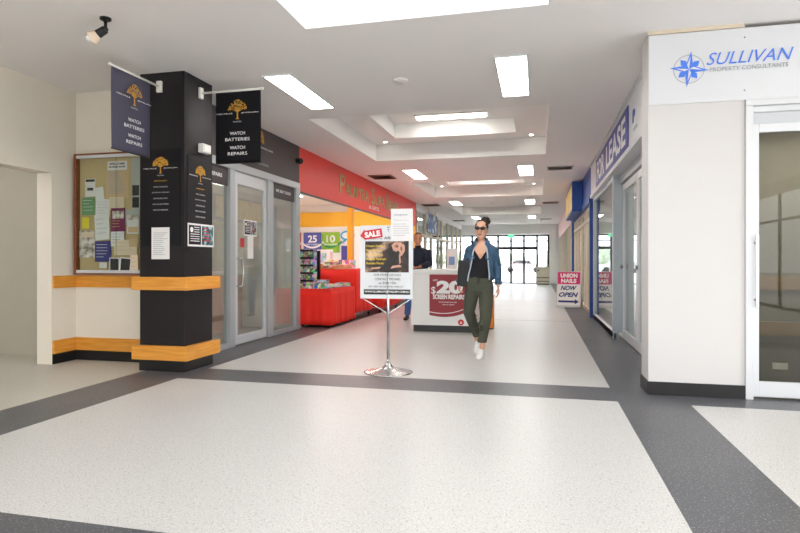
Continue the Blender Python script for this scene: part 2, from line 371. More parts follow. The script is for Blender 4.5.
# vents
for k, (xc, yc, w, d, m, lb) in enumerate(((-3.6, 13.25, .55, .6, 'vent_brown', 'brown slatted ceiling vent near the red shop fascia'), (-3.7, 20.2, .6, .6, 'vent_brown', 'brown ceiling vent past the end of the red fascia'), (-3.8, 28.2, .6, .6, 'vent_brown', 'farthest brown ceiling vent on the left'),
        (.46, 12.85, .55, .5, 'vent_grey', 'grey slatted ceiling vent nearest on the right side'), (.42, 20.3, .55, .5, 'vent_grey', 'second grey ceiling vent on the right side'), (.35, 28.0, .55, .5, 'vent_grey', 'farthest grey ceiling vent on the right side'))):
    t = thing('ceiling_vent', lb, 'vent', (xc, yc, CZ), 'slatted ceiling vents')
    MB().box(xc-w/2+.02, yc-d/2+.02, CZ-.008, xc+w/2-.02, yc+d/2-.02, CZ-.002).build('backing', 'vent_brown' if m == 'vent_brown' else 'vent_mid', t)
    q = MB()
    for (a, b, c, e) in ((-w/2, -d/2, -w/2+.03, d/2), (w/2-.03, -d/2, w/2, d/2), (-w/2+.03, -d/2, w/2-.03, -d/2+.03), (-w/2+.03, d/2-.03, w/2-.03, d/2)): q.box(xc+a, yc+b, CZ-.02, xc+c, yc+e, CZ)
    q.build('frame', m, t)
    q = MB(); n = 7
    for i in range(n):
        y = yc-d/2+.03+(d-.06)*(i+.5)/n
        q.add([(xc-w/2+.03, y-.025, CZ-.018), (xc+w/2-.03, y-.025, CZ-.018), (xc+w/2-.03, y+.015, CZ-.008), (xc-w/2+.03, y+.015, CZ-.008)], [(0, 1, 2, 3)])
    q.build('slats', m, t)
# small round ceiling fittings
def detector(x, y, lb, r=.09):
    t = thing('smoke_detector', lb, 'smoke detector', (x, y, CZ))
    MB().lathe((x, y, CZ), [(r, 0), (r, -.012), (r*.8, -.02)]).build('base', 'white_plastic', t, smooth=False)
    MB().lathe((x, y, CZ), [(r*.55, -.02), (r*.55, -.035), (r*.35, -.045)]).build('sensor', 'vent_grey', t)
detector(-1.49, 6.26, 'round grey ceiling detector between the two nearest panel lights', .085)
detector(-3.0, 13.6, 'tiny round sprinkler plate on the ceiling beside the brown vent', .04)
detector(-1.5, 19.6, 'tiny round ceiling detector far down the corridor', .07)

def wall(name, x0, y0, x1, y1, m, z0=0, z1=CZ): return struct(name, MB().box(x0, y0, z0, x1, y1, z1), m)
# left side: passage opening, recess
wall('wall_left', -5.6, 5.48, -5.4, 5.95, 'beige_wall')
wall('wall_left', -5.6, 3.4, -5.4, 5.48, 'beige_wall', 2.19)
wall('wall_left', -5.6, -3.5, -5.4, 3.4, 'beige_wall')
wall('wall_passage', -9, 5.95, -5.4, 6.1, 'passage_wall')
wall('wall_passage', -9, -7, -8.9, 5.95, 'passage_wall')
wall('wall_recess', -5.4, 5.84, -4.2, 5.95, 'beige_wall')
struct('trim_left', MB().box(-5.4, 5.49, .87, -5.375, 5.84, 1.01), 'orange_wood')
struct('trim_left', MB().box(-5.4, 5.49, .12, -5.375, 5.84, .27), 'orange_wood')
struct('trim_recess', MB().box(-5.375, 5.815, .87, -4.2, 5.84, 1.01), 'orange_wood')
struct('trim_recess', MB().box(-5.375, 5.815, .12, -4.2, 5.84, .27), 'orange_wood')
struct('baseboard_left', MB().box(-5.4, 5.49, 0, -5.388, 5.84, .12), 'black_skirt')
struct('baseboard_recess', MB().box(-5.388, 5.828, 0, -4.2, 5.84, .12), 'black_skirt')
struct('wall_back', MB().box(-9, -7.1, 0, -8, -7, CZ).box(.1, -7.1, 0, 6, -7, CZ).box(-8, -7.1, 2.9, .1, -7, CZ), 'white_paint')  # unseen back wall, left open on one side to admit fill daylight
q = MB()
for i in range(6): q.box(-8.03+1.62*i, -7.08, 0, -7.97+1.62*i, -7.02, 2.9)
q.box(-8, -7.07, 2.2, .1, -7.03, 2.26).box(-8, -7.07, 0, .1, -7.03, .06)
struct('window_back_fill', q, 'dark_frame')  # added glazing behind the viewpoint, lets in fill daylight
struct('floor', MB().box(-40, -60, -.06, 40, -7.1, -.01), 'concrete')  # pale ground out of view, bounces daylight up to the ceiling
wall('wall_right', 5.9, 5.56, 6, 32, 'white_paint')
struct('wall_right', MB().box(5.9, -7, 2.9, 6, 5.46, CZ), 'white_paint')  # unseen wall, cut open below for added daylight
q = MB()
for i in range(9): q.box(5.92, -6.97+1.55*i, 0, 5.98, -6.91+1.55*i, 2.9)
q.box(5.93, -7, 2.2, 5.97, 5.46, 2.26).box(5.93, -7, 0, 5.97, 5.46, .06)
struct('window_right_fill', q, 'dark_frame')  # added glazing out of view, brightens the left walls and ceiling
struct('floor', MB().box(6, -7.1, -.06, 40, 32, -.01), 'concrete')
# shop dividers on the left
wall('wall_jeweller', -9, 6.1, -4.2, 6.2, 'beige_wall')
wall('wall_jeweller', -9, 6.2, -8.9, 19.4, 'beige_wall')
wall('wall_divider', -8.9, 9.47, -4.18, 9.55, 'white_paint')
wall('wall_newsagent', -8.9, 19.3, -4.15, 19.4, 'white_paint')
wall('wall_far_left', -9, 19.4, -8.9, 32, 'white_paint')
# far end
struct('wall_far', MB().box(-9, 32, 2.67, 6, 32.15, CZ).box(.58, 32, 0, 6, 32.15, 2.67).box(-9, 32, 0, -6.95, 32.15, 2.67), 'white_paint')
# right side shop dividers
wall('wall_divider_right', 1.35, 12.62, 5.9, 12.7, 'white_paint')
wall('wall_nails', 1.35, 19.4, 5.9, 19.5, 'cream_paint')

# ------------------------------------------------------------ glazed far entrance
t = thing('entrance_glazing', 'dark-framed glass entrance wall with double doors at the far end', 'window', (-3.2, 32.05, 0))
q = MB()
for x in (-6.92, -5.69, -4.89, -4.22, -3.55, -2.84, -2.13, -1.43, -.74, -.05, .54): q.box(x-.055, 32.0, 0, x+.055, 32.09, 2.66)
q.box(-6.92, 32, 2.56, .54, 32.09, 2.66); q.box(-6.92, 32.01, 2.28, .54, 32.08, 2.33); q.box(-6.92, 32.01, 0, .54, 32.08, .06)
q.build('frame', 'dark_frame', t)
MB().box(-2.15, 31.93, 1.84, -.04, 32.0, 2.0).build('door_header', 'dark_frame', t)
MB().box(-5.7, 31.95, 1.84, -4.2, 32.0, 2.0).build('door_header', 'dark_frame', t)
MB().box(-6.9, 32.045, .05, .53, 32.052, 2.6).build('glass', 'glass_far', t)
for x in (-1.48, -1.38): MB().cyl((x, 31.93, .8), (x, 31.93, 1.3), .015).build('door_handle', 'steel', t)
for x, lb in ((-1.43, 'small green exit sign over the far double doors'), (-5.0, 'small green exit sign on the far entrance, left part')):
    e = thing('exit_sign', lb, 'exit sign', (x, 31.9, 2.6))
    MB().box(x-.16, 31.9, 2.5, x+.16, 31.95, 2.64).build('lit_face', 'lamp_exit', e)
    F = FY(x, 31.9, 2.52)
    MB().ob(FY(x, 31.9, 2.49), -.17, 0, .17, .01, -.05, .01).build('housing', 'white_plastic', e)
    text(F, 'EXIT', -.1, .02, .2, .07, 'white_ink', e, n=.002)
# outside
struct('floor', MB().box(-60, 32.15, -.06, 60, 120, -.01), 'concrete')
def far_car(x, y, m, lb, rz=0):
    t = thing('parked_car', lb, 'car', (x, y, 0), 'cars parked outside the far doors')
    F = Fr((x, y, 0), (1, 0, 0), (0, -1, 0))
    b = MB().poly(F, [(-2.2, .3), (2.2, .3), (2.25, .7), (1.9, .9), (1.2, .95), (.7, 1.42), (-.9, 1.45), (-1.6, .98), (-2.15, .9)], -.85, .85); b.build('body', m, t, bevel=.05)
    MB().poly(F, [(.95, .97), (.6, 1.35), (-.8, 1.37), (-1.3, .99)], .851, .86).build('window', 'dark_frame', t)
    for wx in (-1.4, 1.4): MB().cyl((x+wx, y-.87, .32), (x+wx, y-.65, .32), .32, seg=24).build('wheel', 'rubber', t)
    for wx in (-1.4, 1.4): MB().cyl((x+wx, y+.65, .32), (x+wx, y+.87, .32), .32, seg=24).build('wheel', 'rubber', t)
mat('car_silver', 'c9ccd0', .3, .3); mat('car_red', 'cdb4ae', .3, .2); mat('car_white', 'e6e6e6', .3)
far_car(-6.2, 66, 'car_silver', 'silver car parked outside, left of the far double doors')
far_car(-1.6, 66, 'car_red', 'pale pinkish car seen through the far double doors')
far_car(-11, 66, 'car_white', 'white car parked outside beyond the woman')
for k, (x, y, s) in enumerate(((-27, 84, 3), (-16, 86, 3.2), (-6, 85, 2.6), (4, 88, 2.8))):
    q = MB()
    for i in range(26): 
        a = random.uniform(-1, 1)*s*1.3; q.ball((x+a, y+random.uniform(-1, 1), .9+random.uniform(.2, 1.3)), random.uniform(.6, 1.1), seg=8, rg=6)
    tr = thing('shrub', ['leftmost pale bush far outside the entrance', 'pale bush outside behind the white car', 'pale bush outside behind the double doors', 'rightmost pale bush far outside the entrance'][k], 'bush', (x, y, 0), 'bushes outside the entrance')
    q.build('foliage', 'foliage', tr); MB().cyl((x, y, -.01), (x, y, 1.0), .12).build('stem', 'brown_wood', tr)

# ------------------------------------------------------------ black column with timber bands
col = thing('column', 'square black column with two orange timber bands', 'column', (-3.93, 5.7, 0))
MB().box(-4.19, 5.42, 0, -3.65, 5.96, CZ).build('shaft', 'black_panel', col)
for z0, z1 in ((.125, .275), (.87, 1.01)):
    MB().box(-4.25, 5.36, z0, -3.58, 6.02, z1).build('band', 'orange_wood', col, bevel=.004)
MB().box(-4.195, 5.412, 0, -3.643, 5.965, .11).build('skirting', 'black_skirt', col)

def tree_logo(F, a, b, w, h, m, parent, full=True):
    q = MB(); rs = random.Random(3)
    tr = h*.42
    q.poly(F, [(a-w*.09, b), (a-w*.03, b+h*.05), (a-w*.025, b+tr), (a+w*.025, b+tr), (a+w*.03, b+h*.05), (a+w*.09, b)], .003, .006)
    for i in range(9):
        t = PI*(.06+.88*i/8); ex, ey = a+w*.42*math.cos(t), b+h*.5+h*.38*math.sin(t)
        d = V((ex-a, ey-(b+tr*.85))); nrm = V((-d.y, d.x)).normalized()*w*.013
        q.poly(F, [(a-nrm.x, b+tr*.85-nrm.y), (a+nrm.x, b+tr*.85+nrm.y), (ex+nrm.x*.4, ey+nrm.y*.4), (ex-nrm.x*.4, ey-nrm.y*.4)], .003, .006)
    n = 120 if full else 80
    for i in range(n):
        r = math.sqrt(rs.random()); t = rs.uniform(-.12, PI+.12)
        q.disc(F, a+w*.46*r*math.cos(t), b+h*.5+h*.44*r*math.sin(t), w*(.034 if full else .024), .004+.001*(i % 3), .006+.001*(i % 3), 6)
    return q.build('tree_logo', m, parent)
def jewel_head(F, a, b, w, parent, full=True):
    """tree, with the shop name left and right of the trunk; b = foot of the trunk"""
    tree_logo(F, a, b, w*.5, w*.44, 'gold', parent, full)
    text(F, 'MELVILLE', a-w*.5, b+w*.115, w*.38, w*.026, 'white_ink', parent)
    text(F, 'JEWELLERS', a+w*.09, b+w*.115, w*.41, w*.026, 'white_ink', parent)
    text(F, 'PALMYRA', a-w*.1, b-w*.07, w*.2, w*.03, 'grey_ink', parent)
def column_panel(F, w, lb, wide):
    s = thing('jewellery_sign', lb, 'sign', F.p(w/2, 0, 0))
    MB().ob(F, 0, .0, w, 1.04, .0, .006).build('panel', 'black_print' if wide else 'black_panel', s)
    G = Fr(F.p(0, 0, .004), F.R, F.N)
    jewel_head(G, w/2, .78, w*.86, s)
    for i, l in enumerate(('JEWELLERY', 'FINE DESIGN', 'JEWELLERY REPAIRS', 'REMODELLING', 'WATCH BATTERIES', 'WATCH REPAIRS')):
        ww = w*(.2+.014*len(l)); text(G, l, w/2-ww/2, .69-i*.062, ww, .015, 'gold' if i == 0 else 'grey_ink', s)
column_panel(Fr((-4.17, 5.419, 1.34), (1, 0, 0), (0, -1, 0)), .48, 'black jewellery sign with gold tree on the front of the black column', True)
column_panel(Fr((-3.649, 5.47, 1.28), (0, 1, 0), (1, 0, 0)), .48, 'black jewellery sign with gold tree on the right side of the column', False)
def paper_sheet(F, a, b, w, h, lb, m='paper', n=.001, ang=0, lines=0, group=None, name='notice', cat='notice', extra=None, ink='grey_ink'):
    R = F.R*math.cos(ang)+F.U*math.sin(ang); U = F.U*math.cos(ang)-F.R*math.sin(ang)
    G = Fr(F.p(a, b, n), R, F.N, U)
    t = thing(name, lb, cat, G.o, group)
    MB().ob(G, 0, 0, w, h, 0, .0015).build('sheet', m, t)
    if lines:
        q = MB()
        for i in range(lines):
            y = h*(.82-.74*i/lines); l = w*(.45+.35*random.random())
            q.ob(G, w*.1, y, w*.1+l, y+h*.018, .0015, .0022)
        q.build('printed_lines', ink, t)
    if extra: extra(G, t, w, h)
    return t
paper_sheet(Fr((-4.04, 5.412, 1.2), (1, 0, 0), (0, -1, 0)), 0, 0, .22, .34, 'white printed price list taped to the front of the black column', lines=12, n=.001)
def double_poster(F, w, h, lb):
    t = thing('poster', lb, 'poster', F.o)
    MB().ob(F, 0, 0, w, h, 0, .006).build('backing', 'paper', t)
    MB().ob(F, .015, .02, w*.48, h-.02, .006, .008).build('left_print', 'black_print', t)
    MB().ob(F, w*.52, .02, w-.015, h-.02, .006, .008).build('right_print', 'print_teal', t)
    q = MB().disc(F, w*.13, h*.72, w*.06, .008, .009)
    for i in range(7): q.ob(F, w*.22 if i < 3 else w*.08, h*(.82-i*.1), w*.42, h*(.85-i*.1), .008, .009)
    q.build('print_detail', 'white_ink', t)
    q = MB()
    for i in range(5): q.ob(F, w*.6, h*(.8-i*.14), w*(.75+.03*i), h*(.85-i*.14), .008, .009)
    q.build('print_detail', 'red_ink', t)
double_poster(Fr((-3.643, 5.47, 1.34), (0, 1, 0), (1, 0, 0)), .5, .25, 'pair of dark framed posters on the right side of the black column')
t = thing('alarm_box', 'small white box fixed high on the right side of the black column', 'sensor', (-3.65, 5.74, 2.43))
MB().box(-3.65, 5.67, 2.38, -3.58, 5.83, 2.48).build('housing', 'white_plastic', t, bevel=.01)
MB().box(-3.58, 5.69, 2.4, -3.574, 5.81, 2.46).build('lens', 'panel_white', t)

# projecting banners
def banner(name, p0, dirv, nrm, off, w, ztop, h, m, lb):
    d = V(dirv); n = V(nrm)
    t = thing(name, lb, 'banner', p0)
    F = Fr(V(p0)-V((0, 0, p0[2]))+V((0, 0, 0)), d, n)
    MB().ob(Fr(V(p0), d, n), -.0, -.06, .03, .06, -.03, .03).build('bracket', 'white_plastic', t, bevel=.004)
    MB().cyl(V(p0)+d*.02, V(p0)+d*(off+w+.01), .012).build('arm', 'white_plastic', t, smooth=True)
    MB().ball(V(p0)+d*(off+w+.015), .017).build('end_cap', 'white_plastic', t, smooth=True)
    # cloth with a soft wave
    q = MB(); nx, nz = 24, 16; vs = []; fs = []
    for j in range(nz+1):
        for i in range(nx+1):
            a = off+w*i/nx; b = ztop-h*j/nz; k = (j/nz)
            bow = .012*math.sin(PI*2*i/nx*.8)*k+.02*k*k*math.sin(i/nx*2.2)
            vs.append(V(p0)*1-V((0, 0, p0[2]))+d*a+n*bow+V((0, 0, b)))
    for j in range(nz):
        for i in range(nx): k = j*(nx+1)+i; fs.append((k, k+1, k+nx+2, k+nx+1))
    q.add(vs, fs).build('cloth', m, t, smooth=True, solid=.004)
    MB().cyl(V((p0[0], p0[1], ztop-h))+d*off, V((p0[0], p0[1], ztop-h))+d*(off+w), .007).build('bottom_rod', 'black_plastic', t)
    # lettering frame on the visible side
    return t
b1 = banner('projecting_banner', (-3.94, 5.42, 3.045), (0, -1, 0), (1, 0, 0), .17, .56, 3.035, .78, 'banner_navy', 'navy fabric watch repair banner hung from the front of the column, left one')
G = Fr((-3.915, 4.69, 2.255), (0, 1, 0), (1, 0, 0))
b2 = banner('projecting_banner', (-3.65, 5.71, 3.04), (1, 0, 0), (0, -1, 0), .2, .54, 3.03, .78, 'banner_black', 'black watch repair banner hung from the right side of the column')
G2 = Fr((-3.45, 5.685, 2.25), (1, 0, 0), (0, -1, 0))
for G_, t_ in ((G, b1), (G2, b2)):
    Gs = Fr(G_.p(0, 0, .006), G_.R, G_.N)
    jewel_head(Gs, .28, .47, .5, t_, False)
    text(Gs, 'WATCH', .19, .30, .18, .034, 'white_ink', t_); text(Gs, 'BATTERIES', .135, .235, .29, .034, 'white_ink', t_)
    text(Gs, 'WATCH', .19, .145, .18, .034, 'white_ink', t_); text(Gs, 'REPAIRS', .165, .08, .23, .034, 'white_ink', t_)

# ceiling spot on the left
t = thing('spotlight', 'small black adjustable spotlight on the ceiling above the left banner', 'spotlight', (-3.5, 4.1, CZ))
MB().lathe((-3.5, 4.1, CZ), [(.045, 0), (.045, -.015), (.03, -.025)]).build('base', 'black_plastic', t)
MB().cyl((-3.5, 4.1, CZ-.02), (-3.5, 4.1, CZ-.085), .013).ball((-3.5, 4.1, CZ-.095), .022).build('stem', 'black_plastic', t, smooth=True)
MB().cyl((-3.5, 4.1, CZ-.095), (-3.565, 4.08, CZ-.14), .032, .036).build('lamp_holder', 'black_plastic', t)
d = (V((-.8, -.25, -.58))).normalized()
p = V((-3.56, 4.082, CZ-.137))
MB().loft([(p, .036, .036), (p+d*.03, .045, .045), (p+d*.06, .06, .06), (p+d*.065, .058, .058)], 24).build('reflector_bulb', 'paper_cream', t, smooth=True)
MB().ball((p+d*.062), .045, .045, .03).build('bulb_lens', 'white_ink', t, smooth=True)

# ------------------------------------------------------------ notice board in the recess
nb = thing('notice_board', 'brown-framed cork notice board behind sliding glass in the recess', 'notice board', (-4.85, 5.84, 1.03))
BX0, BX1, BZ0, BZ1 = -5.36, -4.3, 1.02, 2.45
MB().box(BX0, 5.825, BZ0, BX1, 5.84, BZ1).build('cork_panel', 'cork', nb)
q = MB().box(BX0, 5.76, BZ0, BX0+.03, 5.825, BZ1).box(BX1-.03, 5.76, BZ0, BX1, 5.825, BZ1).box(BX0+.03, 5.76, BZ1-.02, BX1-.03, 5.825, BZ1).box(BX0+.03, 5.76, BZ0, BX1-.03, 5.825, BZ0+.02)
q.build('frame', 'brown_wood', nb)
MB().box(BX0+.03, 5.765, BZ1-.055, BX1-.03, 5.79, BZ1-.02).build('top_track', 'alu_light', nb); MB().box(BX0+.03, 5.765, BZ0+.02, BX1-.03, 5.79, BZ0+.055).build('bottom_track', 'alu_light', nb)
MB().box(BX0+.03, 5.775, BZ0+.05, -4.78, 5.779, BZ1-.05).build('sliding_glass', 'glass_board', nb)
MB().box(-4.8, 5.783, BZ0+.05, BX1-.03, 5.787, BZ1-.05).build('sliding_glass', 'glass_board', nb)
NF = Fr((BX0, 5.825, 0), (1, 0, 0), (0, -1, 0))
def nbp(px0, py0, px1, py1, lb, m='paper', ang=0, lines=0, **k):
    a0 = .0+(px0-5)*.00335; a1 = (px1-5)*.00335; z1 = 2.44-(py0-35)*.0029; z0 = 2.44-(py1-35)*.0029
    nbp.n = getattr(nbp, 'n', 0)+1
    return paper_sheet(NF, a0, z0, a1-a0, z1-z0, lb, m, n=.001+.0024*nbp.n*.8, ang=ang, lines=lines, name=k.pop('name', 'notice'), group='papers pinned on the notice board', **k)
def hd(G, t, w, h):
    MB().ob(G, w*.06, h*.74, w*.94, h*.97, .0016, .0024).build('heading_panel', 'paper', t)
    text(G, 'WELCOME', w*.14, h*.88, w*.7, h*.05, 'black_ink', t, n=.0026, bold=.02); text(G, 'SATISFIED SHOPS', w*.12, h*.8, w*.74, h*.045, 'black_ink', t, n=.0026, bold=.02)
def pic(m, y0=.1, y1=.6, x0=.1, x1=.9):
    return lambda G, t, w, h: MB().ob(G, w*x0, h*y0, w*x1, h*y1, .0016, .0024).build('picture', m, t)
nbp(125, 60, 215, 215, 'tan directory sheet with a white heading at the top of the notice board', 'paper_tan', lines=16, extra=hd)
nbp(228, 55, 262, 265, 'tall white flyer with two dark photos on the board\'s right side', 'paper_grey', extra=lambda G, t, w, h: (pic('dark_photo', .05, .25)(G, t, w, h), pic('dark_photo', .28, .48)(G, t, w, h)))
nbp(38, 132, 80, 205, 'white flyer with a black header at the top left of the board', 'paper', lines=3, extra=lambda G, t, w, h: (pic('black_ink', .84, .97, .05, .95)(G, t, w, h), pic('dark_photo', .35, .5, .2, .8)(G, t, w, h)))
nbp(25, 208, 78, 280, 'green and white leaflet on the left of the board', 'paper_green', lines=4, ink='white_ink')
nbp(85, 170, 120, 235, 'blank white sheet pinned at an angle near the board\'s middle', 'paper', ang=.12)
nbp(82, 215, 140, 290, 'large white sheet under the angled sheet on the board', 'paper', ang=-.04, lines=5)
nbp(140, 210, 200, 262, 'pale note with small print above the purple flyer', 'paper_cream', lines=5)
nbp(205, 262, 262, 318, 'grey and white leaflet right of the purple flyer', 'paper_grey', extra=pic('print_people', .2, .6))
nbp(148, 255, 206, 350, 'dark purple flyer in the middle of the notice board', 'paper_purple', lines=6, extra=pic('print_people', .55, .88), ink='yellow_ink')
nbp(28, 290, 58, 335, 'small yellow note on the left of the notice board', 'paper_yellow')
nbp(85, 282, 145, 385, 'tall white handwritten sheet left of the purple flyer', 'paper', ang=.06, lines=4)
nbp(18, 345, 84, 455, 'brown and cream photo flyer at the lower left of the board', 'print_people', extra=pic('paper_cream', .75, .95))
nbp(215, 305, 262, 360, 'small white and brown card on the board\'s right edge', 'paper', extra=pic('paper_tan', .1, .5))
nbp(84, 388, 150, 472, 'navy blue leaflet with white print at the bottom of the board', 'paper_navy', lines=5, ink='white_ink')
nbp(150, 350, 205, 410, 'white sheet with blue scribbles below the purple flyer', 'paper', lines=4, ink='navy_ink')
nbp(165, 385, 255, 445, 'wide cream sheet above the two dark photo cards', 'paper_cream', lines=3)
nbp(225, 380, 262, 412, 'small tan card at the lower right edge of the board', 'paper_tan')
nbp(105, 475, 135, 497, 'small white card under the navy leaflet', 'paper', lines=2)
nbp(146, 455, 188, 512, 'dark photo card at the bottom of the board, left of two', 'paper', extra=pic('dark_photo', .08, .92, .1, .9))
nbp(186, 452, 232, 512, 'tilted dark photo card at the bottom of the board, right of two', 'paper', ang=-.1, extra=pic('dark_photo', .08, .92, .1, .9))
nbp(232, 445, 262, 512, 'cream sheet at the bottom right corner of the board', 'paper_cream', lines=3)

# ------------------------------------------------------------ jeweller's shopfront (left)
js = thing('jeweller_shopfront', 'dark grey jewellery shopfront with silver frame and glass door', 'shopfront', (-4.1, 7.7, 0))
MB().box(-4.3, 5.98, 2.55, -4.08, 9.45, CZ).build('fascia', 'fascia_grey', js)
q = MB()
q.box(-4.16, 6.2, 2.44, -4.06, 9.45, 2.55)
for y0, y1 in ((6.05, 6.15), (7.08, 7.22), (8.22, 8.40), (9.27, 9.45)): q.box(-4.16, y0, 0, -4.06, y1, 2.44)
q.box(-4.16, 6.15, 0, -4.06, 7.08, .07); q.box(-4.16, 8.4, 0, -4.06, 9.27, .07)
q.build('frame', 'aluminium', js, bevel=.006)
MB().box(-4.12, 6.15, .07, -4.11, 7.08, 2.44).build('glass', 'glass_shop', js)
MB().box(-4.12, 8.4, .07, -4.11, 9.27, 2.44).build('glass', 'glass_shop', js)
for y0, y1, s in ((6.15, 7.08, 'WATCH REPAIRS'), (8.4, 9.27, 'WE BUY GOLD')):
    bd = MB().box(-4.109, y0, 2.2, -4.1, y1, 2.44).build('header_panel', 'fascia_grey', js)
    text(Fr((-4.1, y0, 2.2), (0, 1, 0), (1, 0, 0)), s, .15, .1, y1-y0-.3, .05, 'white_ink', js, bold=.01)
dr = MB().box(-4.135, 7.24, .02, -4.085, 7.32, 2.42).box(-4.135, 8.12, .02, -4.085, 8.2, 2.42).box(-4.135, 7.32, .02, -4.085, 8.12, .14).box(-4.135, 7.32, 2.26, -4.085, 8.12, 2.42).build('door', 'alu_light', js, bevel=.005)
MB().box(-4.115, 7.32, .14, -4.105, 8.12, 2.26).build('glass', 'glass_shop', dr)
MB().tube([(-4.085, 7.29, .83), (-4.03, 7.31, .83), (-4.02, 7.34, .85), (-4.02, 7.36, 1.0), (-4.02, 7.36, 1.14), (-4.02, 7.34, 1.22), (-4.085, 7.29, 1.22)], .013).build('door_handle', 'steel', dr, smooth=True)
MB().box(-4.3, 7.24, 2.42, -4.1, 8.2, 2.44).build('door_closer', 'aluminium', js)
Gf = Fr((-4.08, 7.75, 2.64), (0, 1, 0), (1, 0, 0))
jewel_head(Gf, .1, .12, 1.1, js)
text(Gf, 'WATCHES - CLOCKS', -.3, .0, .8, .035, 'grey_ink', js)
double_poster(Fr((-4.1, 7.52, 1.55), (0, 1, 0), (1, 0, 0)), .38, .23, 'pair of dark posters stuck inside the jewellery shop door')
paper_sheet(Fr((-4.1, 7.63, 1.22), (0, 1, 0), (1, 0, 0)), 0, 0, .17, .35, 'long white paper notice taped under the posters on the glass door', n=.001)
paper_sheet(Fr((-4.1, 7.42, 1.38), (0, 1, 0), (1, 0, 0)), 0, 0, .11, .13, 'small red card on the glass door left of the white notice', 'red_ink', n=.001)
t = thing('security_camera', 'small black dome camera at the end of the grey jewellery fascia', 'security camera', (-4.08, 9.35, 2.9))
MB().cyl((-4.08, 9.33, 2.93), (-4.03, 9.33, 2.93), .05).build('mount', 'black_plastic', t)
MB().ball((-4.01, 9.33, 2.92), .055).build('dome', 'black_plastic', t, smooth=True)
# inside the jeweller's
cn = thing('shop_counter', 'long pink-tan counter inside the jewellery shop behind the glass', 'counter', (-5.3, 7.9, 0))
MB().box(-5.6, 6.9, 0, -5.1, 9.3, .95).build('body', 'pink_tan', cn); MB().box(-5.63, 6.87, .95, -5.07, 9.33, 1.0).build('top', 'panel_white', cn, bevel=.005)
mat('jeweller_wall', 'ead6ca', .7); struct('wall_jeweller', MB().box(-6.9, 6.2, 0, -6.8, 9.47, CZ), 'jeweller_wall')
def shop_light(x, y, lb, rx=.15, ry=.6, m='lamp_shop'):
    t = thing('panel_light', lb, 'ceiling light', (x, y, CZ), 'panel lights inside the shops')
    MB().box(x-rx, y-ry, CZ-.015, x+rx, y+ry, CZ-.006).build('diffuser', m, t); MB().box(x-rx-.015, y-ry-.015, CZ-.006, x+rx+.015, y+ry+.015, CZ).build('frame', 'alu_light', t)
shop_light(-5.6, 8.0, 'white panel light on the ceiling inside the jewellery shop', m='lamp_jewel')

# ------------------------------------------------------------ newsagent (red fascia)
ns = thing('newsagent_shopfront', 'newsagent front with long red fascia and orange posts', 'shopfront', (-4.1, 14.4, 0))
MB().box(-4.14, 9.45, 2.42, -4.08, 19.42, CZ-.002).build('fascia', 'red_fascia', ns)
MB().box(-4.14, 9.56, 2.395, -4.085, 19.28, 2.42).build('fascia_soffit', 'fascia_grey', ns)
MB().box(-4.2, 12.42, 0, -4.1, 12.62, 2.395).build('post', 'orange_paint', ns)
MB().box(-4.14, 19.1, 0, -4.09, 19.4, 2.395).build('post', 'orange_paint', ns)
Gn = Fr((-4.08, 11.55, 2.62), (0, 1, 0), (1, 0, 0))
y = 0
for wd, ws in (('PALMYRA', 2.15), ('SUPA', 1.25), ('NEWS', 1.35)):
    fw = ws/len(wd)*1.15
    text(Gn, wd[0], y, 0, fw*.9, .42, 'gold_letter', ns, bold=.01, depth=.012)
    text(Gn, wd[1:], y+fw, 0.02, ws-fw, .27, 'gold_letter', ns, bold=.01, depth=.012)
    y += ws+.22
text(Gn, '& GIFTS', 2.2, -.12, .9, .09, 'white_ink', ns)
# interior end wall band and posters
struct('trim_newsagent', MB().box(-8.9, 19.26, 2.42, -4.3, 19.3, 2.93), 'yellow_paint')
struct('trim_newsagent', MB().box(-8.9, 9.55, 2.42, -8.86, 19.26, 2.93), 'yellow_paint')
def hang_poster(x, z, w, h, m, lb, big, small, ink2):
    F = Fr((x, 19.26, z), (1, 0, 0), (0, -1, 0))
    t = thing('sale_poster', lb, 'poster', F.o)
    MB().ob(F, 0, 0, w, h, 0, .006).build('sheet', m, t)
    text(F, big, w*.25, h*.5, w*.5, h*.36, 'white_ink', t, bold=.03, n=.007); text(F, small, w*.12, h*.36, w*.76, h*.09, 'white_ink', t, n=.007, bold=.01)
    MB().ring(F, w*.5, h*1.02, w*.85, w*.09, .006, .008, a0=PI*1.25, a1=PI*1.78).build('swoosh', ink2, t)
mat('poster_purple', '4a55a8', .5, var=.1); mat('poster_green', '86b82e', .5, var=.06); mat('bubble_blue', '2aa5cf', .4)
hang_poster(-8.15, 1.5, .68, .72, 'poster_purple', 'purple-blue sale poster on the newsagent back wall, left of the green one', '25', 'OFF CARDS', 'white_ink')
hang_poster(-7.45, 1.5, .66, .72, 'poster_green', 'green sale poster with a white 10 on the newsagent back wall', '10', 'MAGAZINES', 'sticker_green')
t = thing('bubble_sign', 'small cyan speech-bubble sign right of the green poster', 'sign', (-6.4, 19.2, 2.05))
F = Fr((-6.5, 19.26, 2.1), (1, 0, 0), (0, -1, 0))
MB().disc(F, 0, 0, .26, 0, .02, 28, .17).poly(F, [(-.12, -.12), (-.02, -.16), (-.2, -.3)], 0, .018).build('bubble', 'bubble_blue', t)
MB().disc(F, 0, 0, .2, .02, .025, 28, .11).build('inner_panel', 'panel_white', t)
for k, (x, y) in enumerate(((-5.3, 11.3), (-5.3, 14.3), (-5.3, 17.2), (-7.2, 12.8), (-7.2, 16))):
    shop_light(x, y, 'white panel light on the ceiling inside the newsagent')

